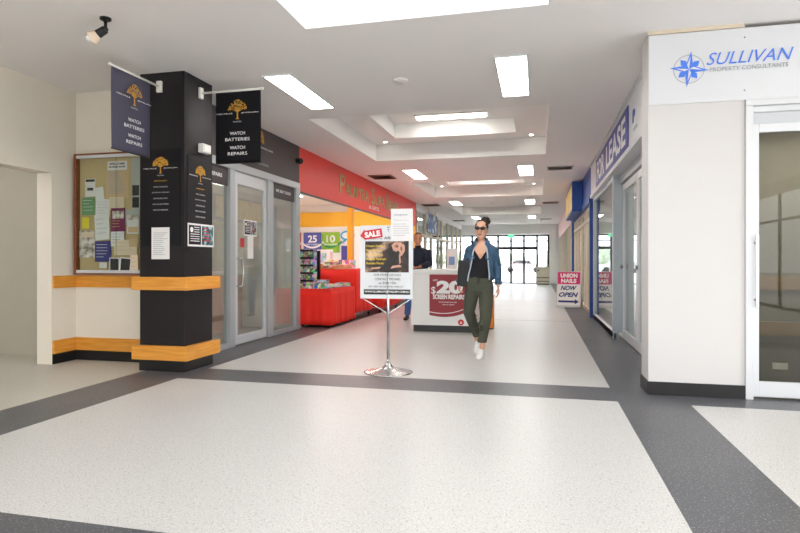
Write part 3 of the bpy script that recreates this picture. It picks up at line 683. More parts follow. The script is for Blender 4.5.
def magazine(w=.21, h=.28, th=.006, m='covers', name='magazine', lb='', group='', cat='magazine'):
    o = MB().box(-w/2, -th/2, 0, w/2, th/2, h).build(name, m); tag(o, lb, cat, group); return o
def fill(proto, spots):
    """first spot moves the prototype, the others are copies sharing its mesh"""
    for i, (loc, rot) in enumerate(spots):
        o = proto if i == 0 else proto.copy()
        if i: C.objects.link(o)
        o.location = loc; o.rotation_euler = rot
# tall black magazine rack
RX0, RX1, RY = -4.9, -4.31, 10.75
rk = thing('magazine_rack', 'tall black wire rack full of magazines inside the newsagent entrance', 'rack', (-4.6, RY, 0))
q = MB().box(RX0, RY, .05, RX0+.03, RY+.3, 1.4).box(RX1-.02, RY+.24, .05, RX1, RY+.3, 1.4).box(RX0, RY+.27, .05, RX1, RY+.3, 1.4)
q.build('frame', 'black_plastic', rk)
tiers = [.2+.15*i for i in range(9)]
for z in tiers: MB().box(RX0+.03, RY-.02, z-.02, RX1-.03, RY+.1, z-.008).box(RX0+.03, RY-.025, z-.02, RX1-.03, RY-.018, z+.02).build('shelf', 'black_plastic', rk)
MB().box(RX0, RY, 0, RX1, RY+.3, .05).build('base', 'black_plastic', rk)
sp = [((RX0+.11+.145*c, RY+.03, z-.006), (-.2, 0, random.uniform(-.05, .05))) for z in tiers[:-1] for c in range(4)]
fill(magazine(.135, .19, .006, lb='colourful magazine standing in the tall black rack', group='magazines in the tall black rack'), sp)
# skirted tables
def skirt_table(name, x0, x1, y0, y1, z0, z1, lb):
    t = thing(name, lb, 'table', ((x0+x1)/2, (y0+y1)/2, 0))
    q = MB(); pts = []; per = [(x0, y0), (x1, y0), (x1, y1), (x0, y1)]
    for i in range(4):
        a = V((per[i][0], per[i][1])); b = V((per[(i+1) % 4][0], per[(i+1) % 4][1])); L = (b-a).length; n = max(8, int(L/.03)); nrm = V(((b-a).y, -(b-a).x)).normalized()
        for j in range(n): pts.append((a+(b-a)*j/n, nrm, L*j/n+i*7.3))
    nz = 6; N = len(pts); vs = []; fs = []
    for k in range(nz+1):
        f = k/nz
        for (p, nr, s) in pts:
            w = (.014*math.sin(s*17)+.008*math.sin(s*41+1))*(f**.8)+.012*f
            vs.append((p.x+nr.x*w, p.y+nr.y*w, z1-.012-(z1-.012-z0)*f+(.006*math.sin(s*6) if k == nz else 0)))
    for k in range(nz):
        for i in range(N): fs.append((k*N+i, k*N+(i+1) % N, (k+1)*N+(i+1) % N, (k+1)*N+i))
    q.add(vs, fs).build('cloth_skirt', 'red_cloth', t, smooth=True, solid=.004)
    MB().box(x0-.002, y0-.002, z1-.02, x1+.002, y1+.002, z1).build('table_top', 'red_cloth', t)
    for (a, b) in ((x0+.06, y0+.06), (x1-.06, y0+.06), (x1-.06, y1-.06), (x0+.06, y1-.06)):
        lg = MB().cyl((a, b, .09), (a, b, z1-.02), .015).build('leg', 'steel', t)
        MB().cyl((a-.012, b, .04), (a+.012, b, .04), .038, seg=20).build('castor', 'rubber', lg)
    return t
skirt_table('display_table', -4.2, -3.58, 9.68, 11.05, .04, .69, 'low table with a bright red cloth skirt at the newsagent entrance')
skirt_table('display_table', -4.62, -3.6, 11.2, 12.36, .13, 1.02, 'tall red-skirted trestle right behind the low red table')
skirt_table('display_table', -4.06, -3.46, 12.7, 14.3, .13, 1.02, 'second tall red-skirted trestle past the orange post')
skirt_table('display_table', -4.4, -3.62, 14.9, 17.3, .13, .9, 'far red-skirted table beyond the sale sign')
sp = []
for j in range(5):
    for i in range(3):
        sp.append(((-4.08+.19*i, 9.82+.26*j, .698+.0+random.uniform(0, .006)), (-PI/2+.0, 0, random.uniform(-.3, .3))))
fill(magazine(.15, .2, .012, lb='glossy leaflet lying flat on the low red table', group='leaflets on the low red table', name='leaflet', cat='leaflet'), sp)
sp = [((-4.15+.14*i, 9.74+.005*i, .69), (-.35, 0, random.uniform(-.1, .1))) for i in range(4)]
fill(magazine(.12, .09, .02, lb='small packet propped along the front edge of the low red table', group='packets on the low red table', name='packet', cat='packet'), sp)
for k, (x, y, n, lb) in enumerate(((-4.08, 10.0, 5, 'magazine in the stack at the left front of the low red table'), (-4.05, 10.45, 8, 'magazine in the tall stack at the back left of the low red table'), (-3.72, 10.75, 4, 'magazine in the stack at the back right of the low red table'))):
    fill(magazine(.2, .27, .014, 'covers_big', lb=lb, group='stacked: '+lb), [((x+random.uniform(-.01, .01), y+.13, .707+.0145*i+.01), (-PI/2*-1+PI, 0, random.uniform(-.08, .08)) if False else (PI/2, 0, random.uniform(-.08, .08))) for i in range(n)])
# white trays on the low table
for k, (x, y, lb) in enumerate(((-3.86, 10.5, 'white tray of papers on the back of the low red table'), (-3.72, 10.2, 'white tray with a green card on the low red table'))):
    t = thing('paper_tray', lb, 'tray', (x, y, .71))
    MB().box(x-.11, y-.15, .71, x+.11, y+.15, .72).box(x-.11, y-.15, .72, x-.1, y+.15, .76).box(x+.1, y-.15, .72, x+.11, y+.15, .76).box(x-.1, y-.15, .72, x+.1, y-.14, .74).build('tray', 'panel_white', t)
    MB().box(x-.09, y-.12, .72, x+.09, y+.13, .745).build('papers', 'paper' if k == 0 else 'poster_green', t)
# goods on the tall trestle
def carton(x, y, z, w, d, h, m, lb, rz=0, group='boxes of goods on the tall red trestle'):
    t = thing('display_box', lb, 'box', (x, y, z), group); 
    MB().box(x-w/2, y-d/2, z, x+w/2, y+d/2, z+h).build('box', m, t, bevel=.004)
    MB().box(x-w/2+.01, y-d/2-.004, z+h*.55, x+w/2-.01, y-d/2, z+h*.95).build('front_label', 'covers_big', t)
    t.rotation_euler.z = rz
mat('carton_orange', 'd9925a', .7, var=.15, scale=20)
carton(-4.55, 11.4, 1.02, .26, .2, .1, 'carton_orange', 'orange-brown box at the left front of the tall red trestle')
carton(-4.25, 11.36, 1.02, .24, .18, .07, 'carton_orange', 'flat orange-brown box at the front of the tall red trestle', .1)
carton(-3.95, 11.45, 1.02, .28, .22, .09, 'paper_tan', 'tan box near the corner of the tall red trestle', -.1)
carton(-4.4, 11.9, 1.02, .3, .22, .16, 'print_people', 'cream patterned box behind the front boxes on the tall trestle')
carton(-3.76, 13.0, 1.02, .3, .24, .14, 'carton_orange', 'orange-brown box on the second tall trestle past the orange post')
sp = [((-4.5+.17*i, 12.15, 1.02), (-.15, 0, random.uniform(-.05, .05))) for i in range(4)]
fill(magazine(.14, .2, .02, 'covers_big', lb='bright magazine propped on the tall red trestle', group='magazines on the tall red trestle'), sp)
# white card stands further inside
def card_stand(x0, x1, y, lb, rows, z0=.35, dz=.27, mg='bright card or magazine on the white stand'):
    t = thing('card_stand', lb, 'display stand', ((x0+x1)/2, y, 0))
    MB().box(x0, y+.12, 0, x1, y+.16, z0+dz*rows+.05).box(x0, y-.08, 0, x1, y+.12, .12).box(x0, y-.08, .12, x0+.02, y+.12, z0+dz*rows).box(x1-.02, y-.08, .12, x1, y+.12, z0+dz*rows).build('frame', 'panel_white', t)
    for r in range(rows): MB().box(x0+.02, y-.06, z0+dz*r-.015, x1-.02, y+.12, z0+dz*r).build('shelf', 'alu_light', t)
    n = int((x1-x0-.06)/.2)
    sp = [((x0+.13+.2*c, y, z0+dz*r+.001), (-.12, 0, random.uniform(-.04, .04))) for r in range(rows) for c in range(n)]
    fill(magazine(.17, .23, .012, 'covers', lb=mg, group=mg+'s'), sp)
t = thing('magazine_spinner', 'tall narrow spinner of magazines at the left edge of the newsagent opening', 'rack', (-4.72, 10.25, 0))
MB().cyl((-4.72, 10.25, .03), (-4.72, 10.25, 1.78), .02).build('pole', 'steel', t); MB().lathe((-4.72, 10.25, 0), [(.2, 0), (.2, .02), (.03, .035)]).build('base', 'black_plastic', t)
lv = [.3+.25*i for i in range(6)]
for z in lv: MB().box(-4.84, 10.13, z-.01, -4.60, 10.37, z).build('shelf', 'black_plastic', t)
fill(magazine(.17, .22, .006, lb='magazine on the tall narrow spinner by the shop window', group='magazines on the tall narrow spinner'), [((-4.72, 10.15, z), (-.1, 0, 0)) for z in lv]+[((-4.62, 10.25, z), (-.1, 0, PI/2)) for z in lv])
hang_poster(-8.86, 1.5, .62, .72, 'red_ink', 'red and grey sale poster leftmost on the newsagent back wall', '5', 'GIFTS', 'white_ink')
card_stand(-6.1, -4.95, 13.4, 'white card stand with magazines in the newsagent, behind the trestle', 4, mg='bright magazine on the card stand behind the trestle')
card_stand(-7.4, -6.0, 16.5, 'wide white card stand deep inside the newsagent', 3, mg='bright magazine on the wide stand deep in the newsagent')
card_stand(-5.6, -4.6, 17.9, 'white card stand seen right of the orange post', 4, mg='bright magazine on the stand right of the orange post')
for k, (x, y, lb) in enumerate(((-5.15, 15.2, 'narrow navy banner stand left of the orange post'), (-4.85, 16.0, 'narrow navy banner stand right of the orange post'))):
    t = thing('banner_stand', lb, 'banner stand', (x, y, 0)); MB().box(x-.16, y, .25, x+.16, y+.04, 1.62).build('panel', 'paper_navy', t); MB().box(x-.2, y-.12, 0, x+.2, y+.16, .03).box(x-.02, y, .03, x+.02, y+.03, .25).build('base', 'black_plastic', t)

# ------------------------------------------------------------ shopfronts further along on the left
fs = thing('far_shopfront', 'glass shopfront with olive metal posts past the red fascia', 'shopfront', (-4.1, 25.5, 0))
q = MB()
for y in (19.6, 21.2, 22.4, 24.0, 25.0, 26.6, 28.2, 29.8, 31.4): q.box(-4.16, y-.05, 0, -4.06, y+.05, 2.95)
q.box(-4.16, 19.6, 2.1, -4.06, 31.4, 2.18); q.build('frame', 'cream_paint', fs)
MB().box(-4.12, 19.6, .02, -4.11, 31.4, 2.95).build('glass', 'glass_shop', fs)
MB().box(-4.2, 19.45, 2.95, -4.06, 31.5, CZ).build('fascia', 'white_paint', fs)
t = thing('blue_sign', 'blue and white shop sign hanging past the end of the red fascia', 'sign', (-4.0, 22.3, 2.7))
F = Fr((-4.02, 21.2, 2.32), (0, 1, 0), (1, 0, 0))
MB().ob(F, 0, 0, 2.2, .7, -.03, 0).build('panel', 'print_blue', t)
MB().poly(F, [(.1, .1), (.7, .5), (1.1, .3), (2.0, .62), (1.2, .15)], .001, .006).build('swoosh', 'union_blue', t)
MB().cyl((-4.04, 21.6, 3.02), (-4.04, 21.6, CZ), .01).cyl((-4.04, 23.0, 3.02), (-4.04, 23.0, CZ), .01).build('hanger', 'steel', t)

# ------------------------------------------------------------ right side: vacant shop
rs = thing('vacant_shopfront', 'white-fascia vacant shopfront with grey window frame and glass door', 'shopfront', (1.2, 9.2, 0))
MB().box(1.08, 5.82, 2.5, 1.35, 12.7, CZ).build('fascia', 'sign_white', rs)
MB().box(1.06, 5.82, 2.5, 1.08, 12.7, 2.56).box(1.065, 5.82, 3.14, 1.08, 12.7, CZ).build('fascia_trim', 'alu_light', rs)
q = MB()
q.box(1.12, 9.35, 2.42, 1.35, 12.68, 2.5).box(1.12, 9.35, 0, 1.2, 12.68, .09).box(1.12, 9.35, .09, 1.34, 9.47, 2.42).box(1.12, 12.45, .09, 1.3, 12.68, 2.42)
q.box(1.22, 5.82, 2.36, 1.35, 9.35, 2.5)
q.build('frame', 'alu_grey', rs, bevel=.005)
MB().box(1.15, 9.47, .09, 1.16, 12.45, 2.42).build('glass', 'glass_shop', rs)
MB().box(1.12, 9.35, 0, 1.17, 12.68, .1).build('sill', 'alu_light', rs)
for k, (y0, y1) in enumerate(((8.0, 9.33), (6.6, 7.98))):
    d = MB().box(1.25, y0, .02, 1.3, y0+.07, 2.34).box(1.25, y1-.07, .02, 1.3, y1, 2.34).box(1.25, y0+.07, .02, 1.3, y1-.07, .14).box(1.25, y0+.07, 2.24, 1.3, y1-.07, 2.34).build('door', 'alu_light', rs, bevel=.004)
    MB().box(1.27, y0+.07, .14, 1.28, y1-.07, 2.24).build('glass', 'glass_shop', d)
    MB().cyl((1.25, y1-.035, 1.1), (1.215, y1-.035, 1.1), .03).build('lock', 'steel', d)
t = thing('lease_sign', 'blue FOR LEASE sign with white letters on the white fascia', 'sign', (1.075, 9.4, 2.8))
F = Fr((1.075, 11.5, 2.585), (0, -1, 0), (-1, 0, 0))
MB().ob(F, 0, 0, 4.0, .5, 0, .008).build('panel', 'lease_blue', t)
text(F, 'FOR', .2, .06, 1.2, .37, 'white_ink', t, bold=.025, n=.009); text(F, 'LEASE', 1.7, .06, 2.1, .37, 'white_ink', t, bold=.025, n=.009)
t = thing('fascia_lettering', 'small blue letter P on the white fascia beside the pillar', 'sign', (1.08, 7.0, 2.75))
F = Fr((1.08, 7.2, 2.69), (0, -1, 0), (-1, 0, 0))
text(F, 'P', 0, .1, .16, .15, 'lease_blue', t, n=0, bold=.03, depth=.006); MB().ob(F, .05, 0, .3, .03, 0, .006).build('underline', 'grey_ink', t)
for k, (x, y) in enumerate(((3, 7.5), (3, 11))): shop_light(x, y, 'white panel light on the ceiling inside the vacant shop')
for y in (14.5, 17.5): shop_light(3, y, 'white panel light on the ceiling inside the nail salon')

# ------------------------------------------------------------ nail salon (blue) and shops beyond
un = thing('nail_salon_shopfront', 'royal blue nail salon front with cream window frames', 'shopfront', (1.2, 16, 0))
MB().box(1.08, 12.72, 2.55, 1.35, 19.5, CZ).build('fascia', 'union_blue', un)
q = MB().box(1.04, 12.72, 2.42, 1.2, 19.5, 2.55)
for y in (12.79, 19.4): q.box(1.06, y-.06, 0, 1.2, y+.1, 2.42)
q.build('surround', 'union_blue', un)
q = MB()
for y in (13.05, 14.4, 15.0, 16.3, 17.6, 18.6, 19.2): q.box(1.12, y-.05, .1, 1.22, y+.05, 2.42)
q.box(1.12, 12.85, 0, 1.22, 19.3, .1).box(1.12, 12.85, 2.1, 1.22, 19.3, 2.17).box(1.12, 12.85, 2.36, 1.22, 19.3, 2.42)
q.build('frame', 'cream_paint', un)
MB().box(1.16, 12.9, .1, 1.17, 19.3, 2.4).build('glass', 'glass_shop', un)
t = thing('light_box_sign', 'projecting blue box sign with a yellow picture side', 'sign', (.95, 16.5, 2.8))
MB().box(.82, 14.9, 2.42, 1.078, 18.2, 3.16).build('box', 'union_blue', t, bevel=.01)
MB().box(.815, 14.96, 2.48, .82, 18.14, 3.1).build('picture_side', 'print_yellow', t)
bs = thing('far_right_shopfront', 'row of cream and pink shopfronts beyond the blue salon', 'shopfront', (1.2, 25.5, 0))
MB().box(1.05, 19.5, 2.42, 1.35, 31.9, CZ).build('fascia', 'pink_paint', bs)
q = MB()
for i in range(10): y = 19.9+1.28*i; q.box(1.06, y-.09, 0, 1.2, y+.09, 2.42)
q.box(1.08, 19.5, 0, 1.2, 31.9, .12); q.build('frame', 'cream_paint', bs)
MB().box(1.14, 19.5, .12, 1.15, 31.9, 2.42).build('glass', 'glass_shop', bs)
MB().box(1.22, 19.5, 0, 1.24, 31.9, 2.42).build('window_blind', 'panel_white', bs)
# NOW OPEN sandwich board
ab = thing('sandwich_board', 'magenta and white nail salon sandwich board reading NOW OPEN', 'sandwich board', (.78, 15.4, 0))
R = V((1, -.22, 0)).normalized(); N0 = V((R.y, -R.x, 0)); 
tilt = .16
for sgn in (1, -1):
    N = (N0*sgn*math.cos(tilt)+V((0, 0, 1))*math.sin(tilt)).normalized(); U = (V((0, 0, 1))*math.cos(tilt)-N0*sgn*math.sin(tilt)).normalized()
    RR = R*sgn
    F = Fr(V((.78, 15.4, 0))+N0*sgn*.16-RR*.3+V((0, 0, .02)), RR, N, U)
    q = MB().ob(F, 0, 0, .6, .05, 0, .02).ob(F, 0, .05, .02, .92, 0, .02).ob(F, .58, .05, .6, .92, 0, .02).ob(F, .02, .9, .58, .92, 0, .02); q.build('frame', 'alu_light', ab)
    MB().ob(F, .02, .05, .58, .9, .004, .014).build('panel', 'panel_white', ab)
    MB().ob(F, .02, .59, .58, .9, .014, .018).build('header_panel', 'magenta', ab)
    text(F, 'UNION', .09, .755, .42, .11, 'white_ink', ab, bold=.05, n=.019); text(F, 'NAILS', .11, .62, .38, .11, 'white_ink', ab, bold=.05, n=.019)
    text(F, 'NOW', .1, .43, .4, .12, 'navy_ink', ab, bold=.04, shear=.3, n=.015); text(F, 'OPEN', .06, .26, .48, .12, 'navy_ink', ab, bold=.04, shear=.3, n=.015)
    MB().poly(F, [(.05, .12), (.46, .12), (.46, .08), (.56, .145), (.46, .21), (.46, .17), (.05, .17)], .014, .018).build('arrow', 'navy_ink', ab)
# cream cabinet at the far end
t = thing('cream_cabinet', 'cream cabinet with dark slot standing by the far glass wall', 'cabinet', (.25, 30.9, 0))
MB().box(-.08, 30.7, .05, .58, 31.2, .86).build('body', 'cabinet_cream', t, bevel=.02); MB().box(-.1, 30.68, .86, .6, 31.22, .9).build('top', 'cabinet_cream', t)
MB().box(-.06, 30.69, .34, .56, 30.705, .38).box(-.06, 30.69, .16, .56, 30.705, .19).box(-.04, 30.69, .7, .06, 30.7, .76).build('slot', 'dark_frame', t); MB().box(-.06, 30.72, 0, .56, 31.18, .05).build('plinth', 'black_skirt', t)

# ------------------------------------------------------------ property office (right front)
struct('wall_pillar', MB().box(.95, 5.48, 0, 1.72, 5.82, CZ-.0), 'sullivan_wall')
struct('wall_pillar', MB().box(1.08, 5.82, 0, 1.72, 5.9, CZ), 'sullivan_wall')
struct('baseboard_pillar', MB().box(.938, 5.468, 0, 1.72, 5.48, .115).box(.938, 5.48, 0, .95, 5.82, .115), 'black_skirt')
struct('trim_ceiling', MB().box(.94, 5.45, 3.17, 1.7, 5.48, CZ), 'cream_paint')
t = thing('office_sign', 'white fascia sign with blue compass star reading SULLIVAN', 'sign', (2.4, 5.47, 2.6))
MB().box(.952, 5.462, 2.552, 4.6, 5.479, 3.165).build('panel', 'sign_white', t)
F = Fr((.95, 5.462, 2.552), (1, 0, 0), (0, -1, 0))
ca, cb = .325, .293
MB().ring(F, ca, cb, .125, .006, .001, .003).build('compass_ring', 'grey_ink', t)
q = MB(); q2 = MB()
for k in range(8):
    a = PI/2+k*PI/4-.12; L, w, n0, n1 = (.155, .05, .0045, .0065) if k % 2 == 0 else (.108, .075, .001, .0035)
    tip = (ca+L*math.cos(a), cb+L*math.sin(a)); g = .55 if k % 2 == 0 else .36
    bl = (ca+w*math.cos(a+g), cb+w*math.sin(a+g)); br = (ca+w*math.cos(a-g), cb+w*math.sin(a-g))
    q.poly(F, [(ca, cb), br, tip, bl], n0+.00005*k, n1+.00005*k)
    if k % 2 == 0: q2.poly(F, [(ca, cb), (ca+w*.8*math.cos(a+g), cb+w*.8*math.sin(a+g)), (ca+L*.7*math.cos(a), cb+L*.7*math.sin(a))], .0072, .0078)
q2.build('compass_highlight', 'sign_white', t)
q.build('compass_star', 'blue_ink', t)
text(F, 'SULLIVAN', .465, .315, .665, .105, 'blue_ink', t, shear=.35, bold=-.004, depth=.003); text(F, 'PROPERTY CONSULTANTS', .49, .258, .60, .035, 'grey_ink', t, depth=.003)
MB().cyl(F.p(.76, .53, 0), F.p(.76, .53, .006), .006).cyl(F.p(.76, .08, 0), F.p(.76, .08, .006), .006).build('fixing_screw', 'steel', t)
od = thing('office_shopfront', 'white-framed glass door of the property office with long bar handle', 'shopfront', (2.4, 5.5, 0))
MB().box(1.72, 5.46, 0, 1.78, 5.56, 2.5).box(1.72, 5.46, 2.5, 4.6, 5.6, 2.552).box(1.78, 5.5, 2.45, 4.6, 5.6, 2.5).build('frame', 'alu_light', od, bevel=.004)
MB().box(1.78, 5.53, 2.35, 4.6, 5.6, 2.45).build('header_panel', 'aluminium', od)
d = MB().box(1.79, 5.5, .02, 1.835, 5.55, 2.35).box(2.75, 5.5, .02, 2.81, 5.55, 2.35).box(1.835, 5.5, .02, 2.75, 5.55, .15).box(1.835, 5.5, 2.275, 2.75, 5.55, 2.35).build('door', 'alu_light', od, bevel=.004)
MB().box(1.835, 5.52, .15, 2.75, 5.53, 2.275).build('glass', 'glass_tint', d)
h = MB().box(1.79, 5.43, .78, 1.812, 5.45, 1.40).build('door_handle', 'steel', d, bevel=.004)
MB().cyl((1.801, 5.45, .85), (1.801, 5.5, .85), .008).cyl((1.801, 5.45, 1.33), (1.801, 5.5, 1.33), .008).build('handle_mount', 'steel', h)
MB().box(2.83, 5.5, .02, 2.9, 5.56, 2.44).box(4.5, 5.5, .02, 4.6, 5.56, 2.44).box(2.9, 5.5, .02, 4.5, 5.56, .15).build('window_frame', 'alu_light', od)
MB().box(2.9, 5.52, .15, 4.5, 5.53, 2.3).build('glass', 'glass_tint', od)
struct('wall_right', MB().box(4.6, 5.46, 0, 6, 5.56, CZ), 'sullivan_wall')
struct('wall_office', MB().box(1.74, 8.6, 0, 5.9, 8.7, 3.05).box(1.66, 5.82, 0, 1.74, 8.7, 3.05), 'olive_wall')
t = thing('panel_light', 'panel light added on the ceiling inside the property office for fill light', 'ceiling light', (3.2, 7.6, 2.95)); MB().box(2.9, 7.3, 2.938, 3.5, 7.9, 2.946).build('diffuser', 'lamp_office', t); MB().box(2.88, 7.28, 2.946, 3.52, 7.92, 2.95).build('frame', 'alu_light', t)  # added lamp, brightens the room behind the dark door glass
struct('trim_reflection', MB().box(1.74, 8.56, .8, 5.9, 8.6, .98).box(1.74, 8.56, .2, 5.9, 8.6, .38), 'reflection_tan')  # bands set inside the office, standing in for rails reflected in the glass
struct('ceiling', MB().box(1.74, 5.6, 2.95, 5.9, 8.6, 3.0), 'olive_wall')
struct('floor', MB().box(1.74, 5.57, .001, 5.9, 8.6, .006), 'grey_carpet')
t = thing('reflection_plate', 'small white plate low inside the office door glass in place of a reflected spot', 'reflected_spot', (2.0, 5.538, .28))  # stands in for a white spot reflected in the door glass
MB().box(1.95, 5.534, .255, 2.065, 5.542, .31).build('plate', 'white_plastic', t); MB().box(1.97, 5.531, .265, 1.99, 5.534, .3).box(2.02, 5.531, .265, 2.04, 5.534, .3).build('plate_mark', 'paper', t)

# ------------------------------------------------------------ sale sign on a chrome stand
sx, sy = -1.545, 5.92
st = thing('sign_stand', 'chrome pedestal sign stand with leasing poster and red SALE arrow', 'sign stand', (sx, sy, 0))
MB().lathe((sx, sy, 0), [(.255, 0), (.26, .006), (.24, .012), (.19, .02), (.13, .03), (.08, .045), (.045, .07), (.03, .1), (.02, .102)], 48).build('base', 'steel', st, smooth=True)
MB().cyl((sx, sy, .1), (sx, sy, 1.3), .016, seg=20).build('pole', 'steel', st, smooth=True)
MB().lathe((sx, sy, .1), [(.026, 0), (.026, .03), (.018, .035)]).build('collar', 'chrome', st)
F = Fr((-1.835, 5.89, .79), V((1, .06, 0)), V((.06, -1, 0)))
MB().ob(F, 0, 0, .55, .76, -.02, 0).build('board', 'sign_white', st)
MB().ob(F, -.008, -.008, .558, 0, -.024, .004).ob(F, -.008, 0, 0, .76, -.024, .004).ob(F, .55, 0, .558, .76, -.024, .004).ob(F, -.008, .76, .558, .768, -.024, .004).build('board_frame', 'alu_light', st)
MB().tube([F.p(0, 0, -.01), V((sx, sy, .62))], .005).tube([F.p(.55, 0, -.01), V((sx, sy, .62))], .005).build('brace_wire', 'steel', st)
pic_ = MB().ob(F, .045, .27, .515, .60, .001, .004).build('photo', 'print_jewel', st)
mat('print_skin', 'c99a86', .6, var=.45, scale=45); mat('print_skin_dark', '8a5a48', .6, var=.5, scale=40)
q = MB(); q.poly(F, [(.33, .56), (.37, .59), (.43, .585), (.47, .56), (.475, .50), (.45, .455), (.43, .44), (.41, .445), (.42, .48), (.405, .50), (.38, .49), (.35, .50)], .004, .006)
q.poly(F, [(.41, .45), (.425, .45), (.43, .37), (.415, .36)], .004, .006); q.build('photo_hands', 'print_skin', st)
q = MB().poly(F, [(.36, .545), (.39, .565), (.41, .55), (.395, .525)], .006, .0075).poly(F, [(.43, .55), (.45, .53), (.44, .49), (.425, .51)], .006, .0075)
q.build('photo_shadow', 'print_skin_dark', st)
q = MB(); q.poly(F, [(.20, .29), (.27, .29), (.36, .42), (.33, .44)], .005, .007); q.build('photo_tool', 'black_ink', st)
q = MB(); q.poly(F, [(.1, .3), (.2, .31), (.22, .33), (.12, .32)], .005, .007).poly(F, [(.32, .31), (.44, .33), (.42, .35), (.34, .34)], .005, .007); q.build('photo_cloth', 'print_skin', st)
for i, s in enumerate(('Unique Designs', 'Ring Makes &', 'Refurbishing', 'Gold & Platinum', 'Remake Pieces')):
    text(F, s, .06, .535-i*.045, .012*len(s)+.03, .026, 'yellow_ink', st, bold=.01, n=.005)
text(F, 'AREA', .25, .62, .13, .03, 'black_ink', st, bold=.01); text(F, 'NEW RANGE IN THIS', .06, .62, .17, .012, 'black_ink', st)
text(F, 'T', .285, .70, .02, .03, 'black_ink', st, bold=.02); MB().ob(F, .28, .745, .31, .752, .001, .003).build('printed_dash', 'black_ink', st)
text(F, 'FOR MORE DETAILS', .14, .232, .29, .022, 'black_ink', st); text(F, 'CONTACT MICHAEL', .15, .187, .28, .026, 'black_ink', st)
text(F, 'on 9339 1944', .19, .146, .19, .024, 'black_ink', st); text(F, 'OR VISIT US ON THE WEB AT', .08, .11, .38, .018, 'black_ink', st)
MB().ob(F, .03, .035, .53, .09, .001, .003).build('web_strip', 'black_ink', st); text(F, 'WWW.ILLUMINATEJEWELLERY.COM.AU', .04, .05, .48, .026, 'white_ink', st, bold=.01, n=.004)
G = Fr(F.p(0, .60, .004), F.R*math.cos(.14)+F.U*math.sin(.14), F.N, F.U*math.cos(.14)-F.R*math.sin(.14))
t = thing('sale_arrow', 'red arrow tag with white SALE lettering on the sign stand', 'sign', G.o)
MB().poly(G, [(0, .06), (.055, .12), (.055, .105), (.24, .105), (.24, .01), (.055, .01), (.055, .0)], 0, .004).build('tag', 'red_ink', t); text(G, 'SALE', .05, .028, .17, .06, 'white_ink', t, bold=.04, n=.005)
def lines2(G, t, w, h):
    text(G, 'Closing down', w*.15, h*.78, w*.6, h*.06, 'navy_ink', t, n=.002); text(G, 'Thank you', w*.1, h*.62, w*.7, h*.05, 'grey_ink', t, n=.002)
    q = MB()
    for i in range(6): q.ob(G, w*.1, h*(.52-.07*i), w*(.6+.25*random.random()), h*(.535-.07*i), .0015, .0022)
    q.build('printed_lines', 'grey_ink', t)
paper_sheet(F, .325, .60, .235, .34, 'white typed letter fixed over the top right corner of the sign board', n=.008, extra=lines2)

# ------------------------------------------------------------ white kiosk
kx0, kx1, ky0, ky1 = -2.08, -1.02, 9.53, 10.95
kk = thing('kiosk_counter', 'white kiosk counter with maroon $20 poster on the front', 'counter', (-1.55, 10.2, 0))
MB().box(kx0, ky0, .11, kx1, ky1, .97).build('body', 'panel_white', kk, bevel=.006)
MB().box(kx0-.015, ky0-.02, .97, kx1+.015, ky1+.02, 1.04).build('top', 'panel_white', kk, bevel=.008)
MB().box(kx0+.03, ky0+.02, 0, kx1-.03, ky1-.02, .11).build('plinth', 'black_skirt', kk)
F = Fr((-1.77, ky0, .22), (1, 0, 0), (0, -1, 0))
t = thing('kiosk_poster', 'maroon poster with large white $20 on the kiosk front', 'poster', F.o)
MB().ob(F, -.01, -.01, .66, .74, 0, .004).build('sheet', 'panel_white', t)
q = MB(); pts = [(0, .74), (0, .06)]+[(.65*i/12, .06-.05*math.sin(PI*i/12*.8)+.10*(i/12)**2) for i in range(1, 13)]+[(.65, .74)]
q.poly(F, pts, .004, .006); q.build('maroon_print', 'maroon', t)
q = MB()
for i in range(16):
    a, b = i/16, (i+1)/16; f = lambda u: .11-.05*math.sin(PI*u*.8)+.12*u*u
    q.poly(F, [(.65*a, f(a)), (.65*b, f(b)), (.65*b, f(b)+.012), (.65*a, f(a)+.012)], .007, .008)
q.build('swoosh', 'white_ink', t)
text(F, '$', .03, .40, .075, .14, 'white_ink', t, bold=.012, n=.007); text(F, '20', .12, .42, .44, .22, 'white_ink', t, bold=.06, n=.007)
text(F, 'SCREEN', .06, .33, .24, .08, 'white_ink', t, bold=.04, n=.007); text(F, 'REPAIRS', .32, .33, .28, .08, 'white_ink', t, bold=.04, n=.007)
text(F, 'MOST MODELS IN STORE', .16, .27, .3, .02, 'white_ink', t, n=.007); text(F, 'ASK US TODAY', .22, .23, .2, .02, 'white_ink', t, n=.007)
text(F, 'NEW', .06, .63, .08, .03, 'white_ink', t, n=.007)
t = thing('round_sticker', 'small maroon round sticker below the kiosk poster', 'sticker', (-1.24, ky0, .2))
Fs = Fr((-1.24, ky0, .17), (1, 0, 0), (0, -1, 0)); MB().disc(Fs, 0, 0, .05, .004, .008, 24).build('disc', 'red_ink', t); MB().poly(Fs, [(-.02, -.02), (.02, -.02), (0, .025)], .008, .009).build('mark', 'white_ink', t)
# poster stand beyond the kiosk
t = thing('poster_stand', 'white upright poster stand with a pale blue square, beyond the kiosk', 'sign stand', (-2.05, 14, 0))
MB().box(-2.17, 14, .35, -1.92, 14.03, 1.5).build('board', 'panel_white', t, bevel=.004); MB().box(-2.12, 13.995, 1.1, -1.98, 14, 1.3).build('printed_square', 'paper_blue', t)
MB().cyl((-2.045, 14.05, .02), (-2.045, 14.05, 1.3), .012).build('pole', 'steel', t); MB().lathe((-2.045, 14.05, 0), [(.18, 0), (.18, .015), (.03, .03)]).build('base', 'steel', t)
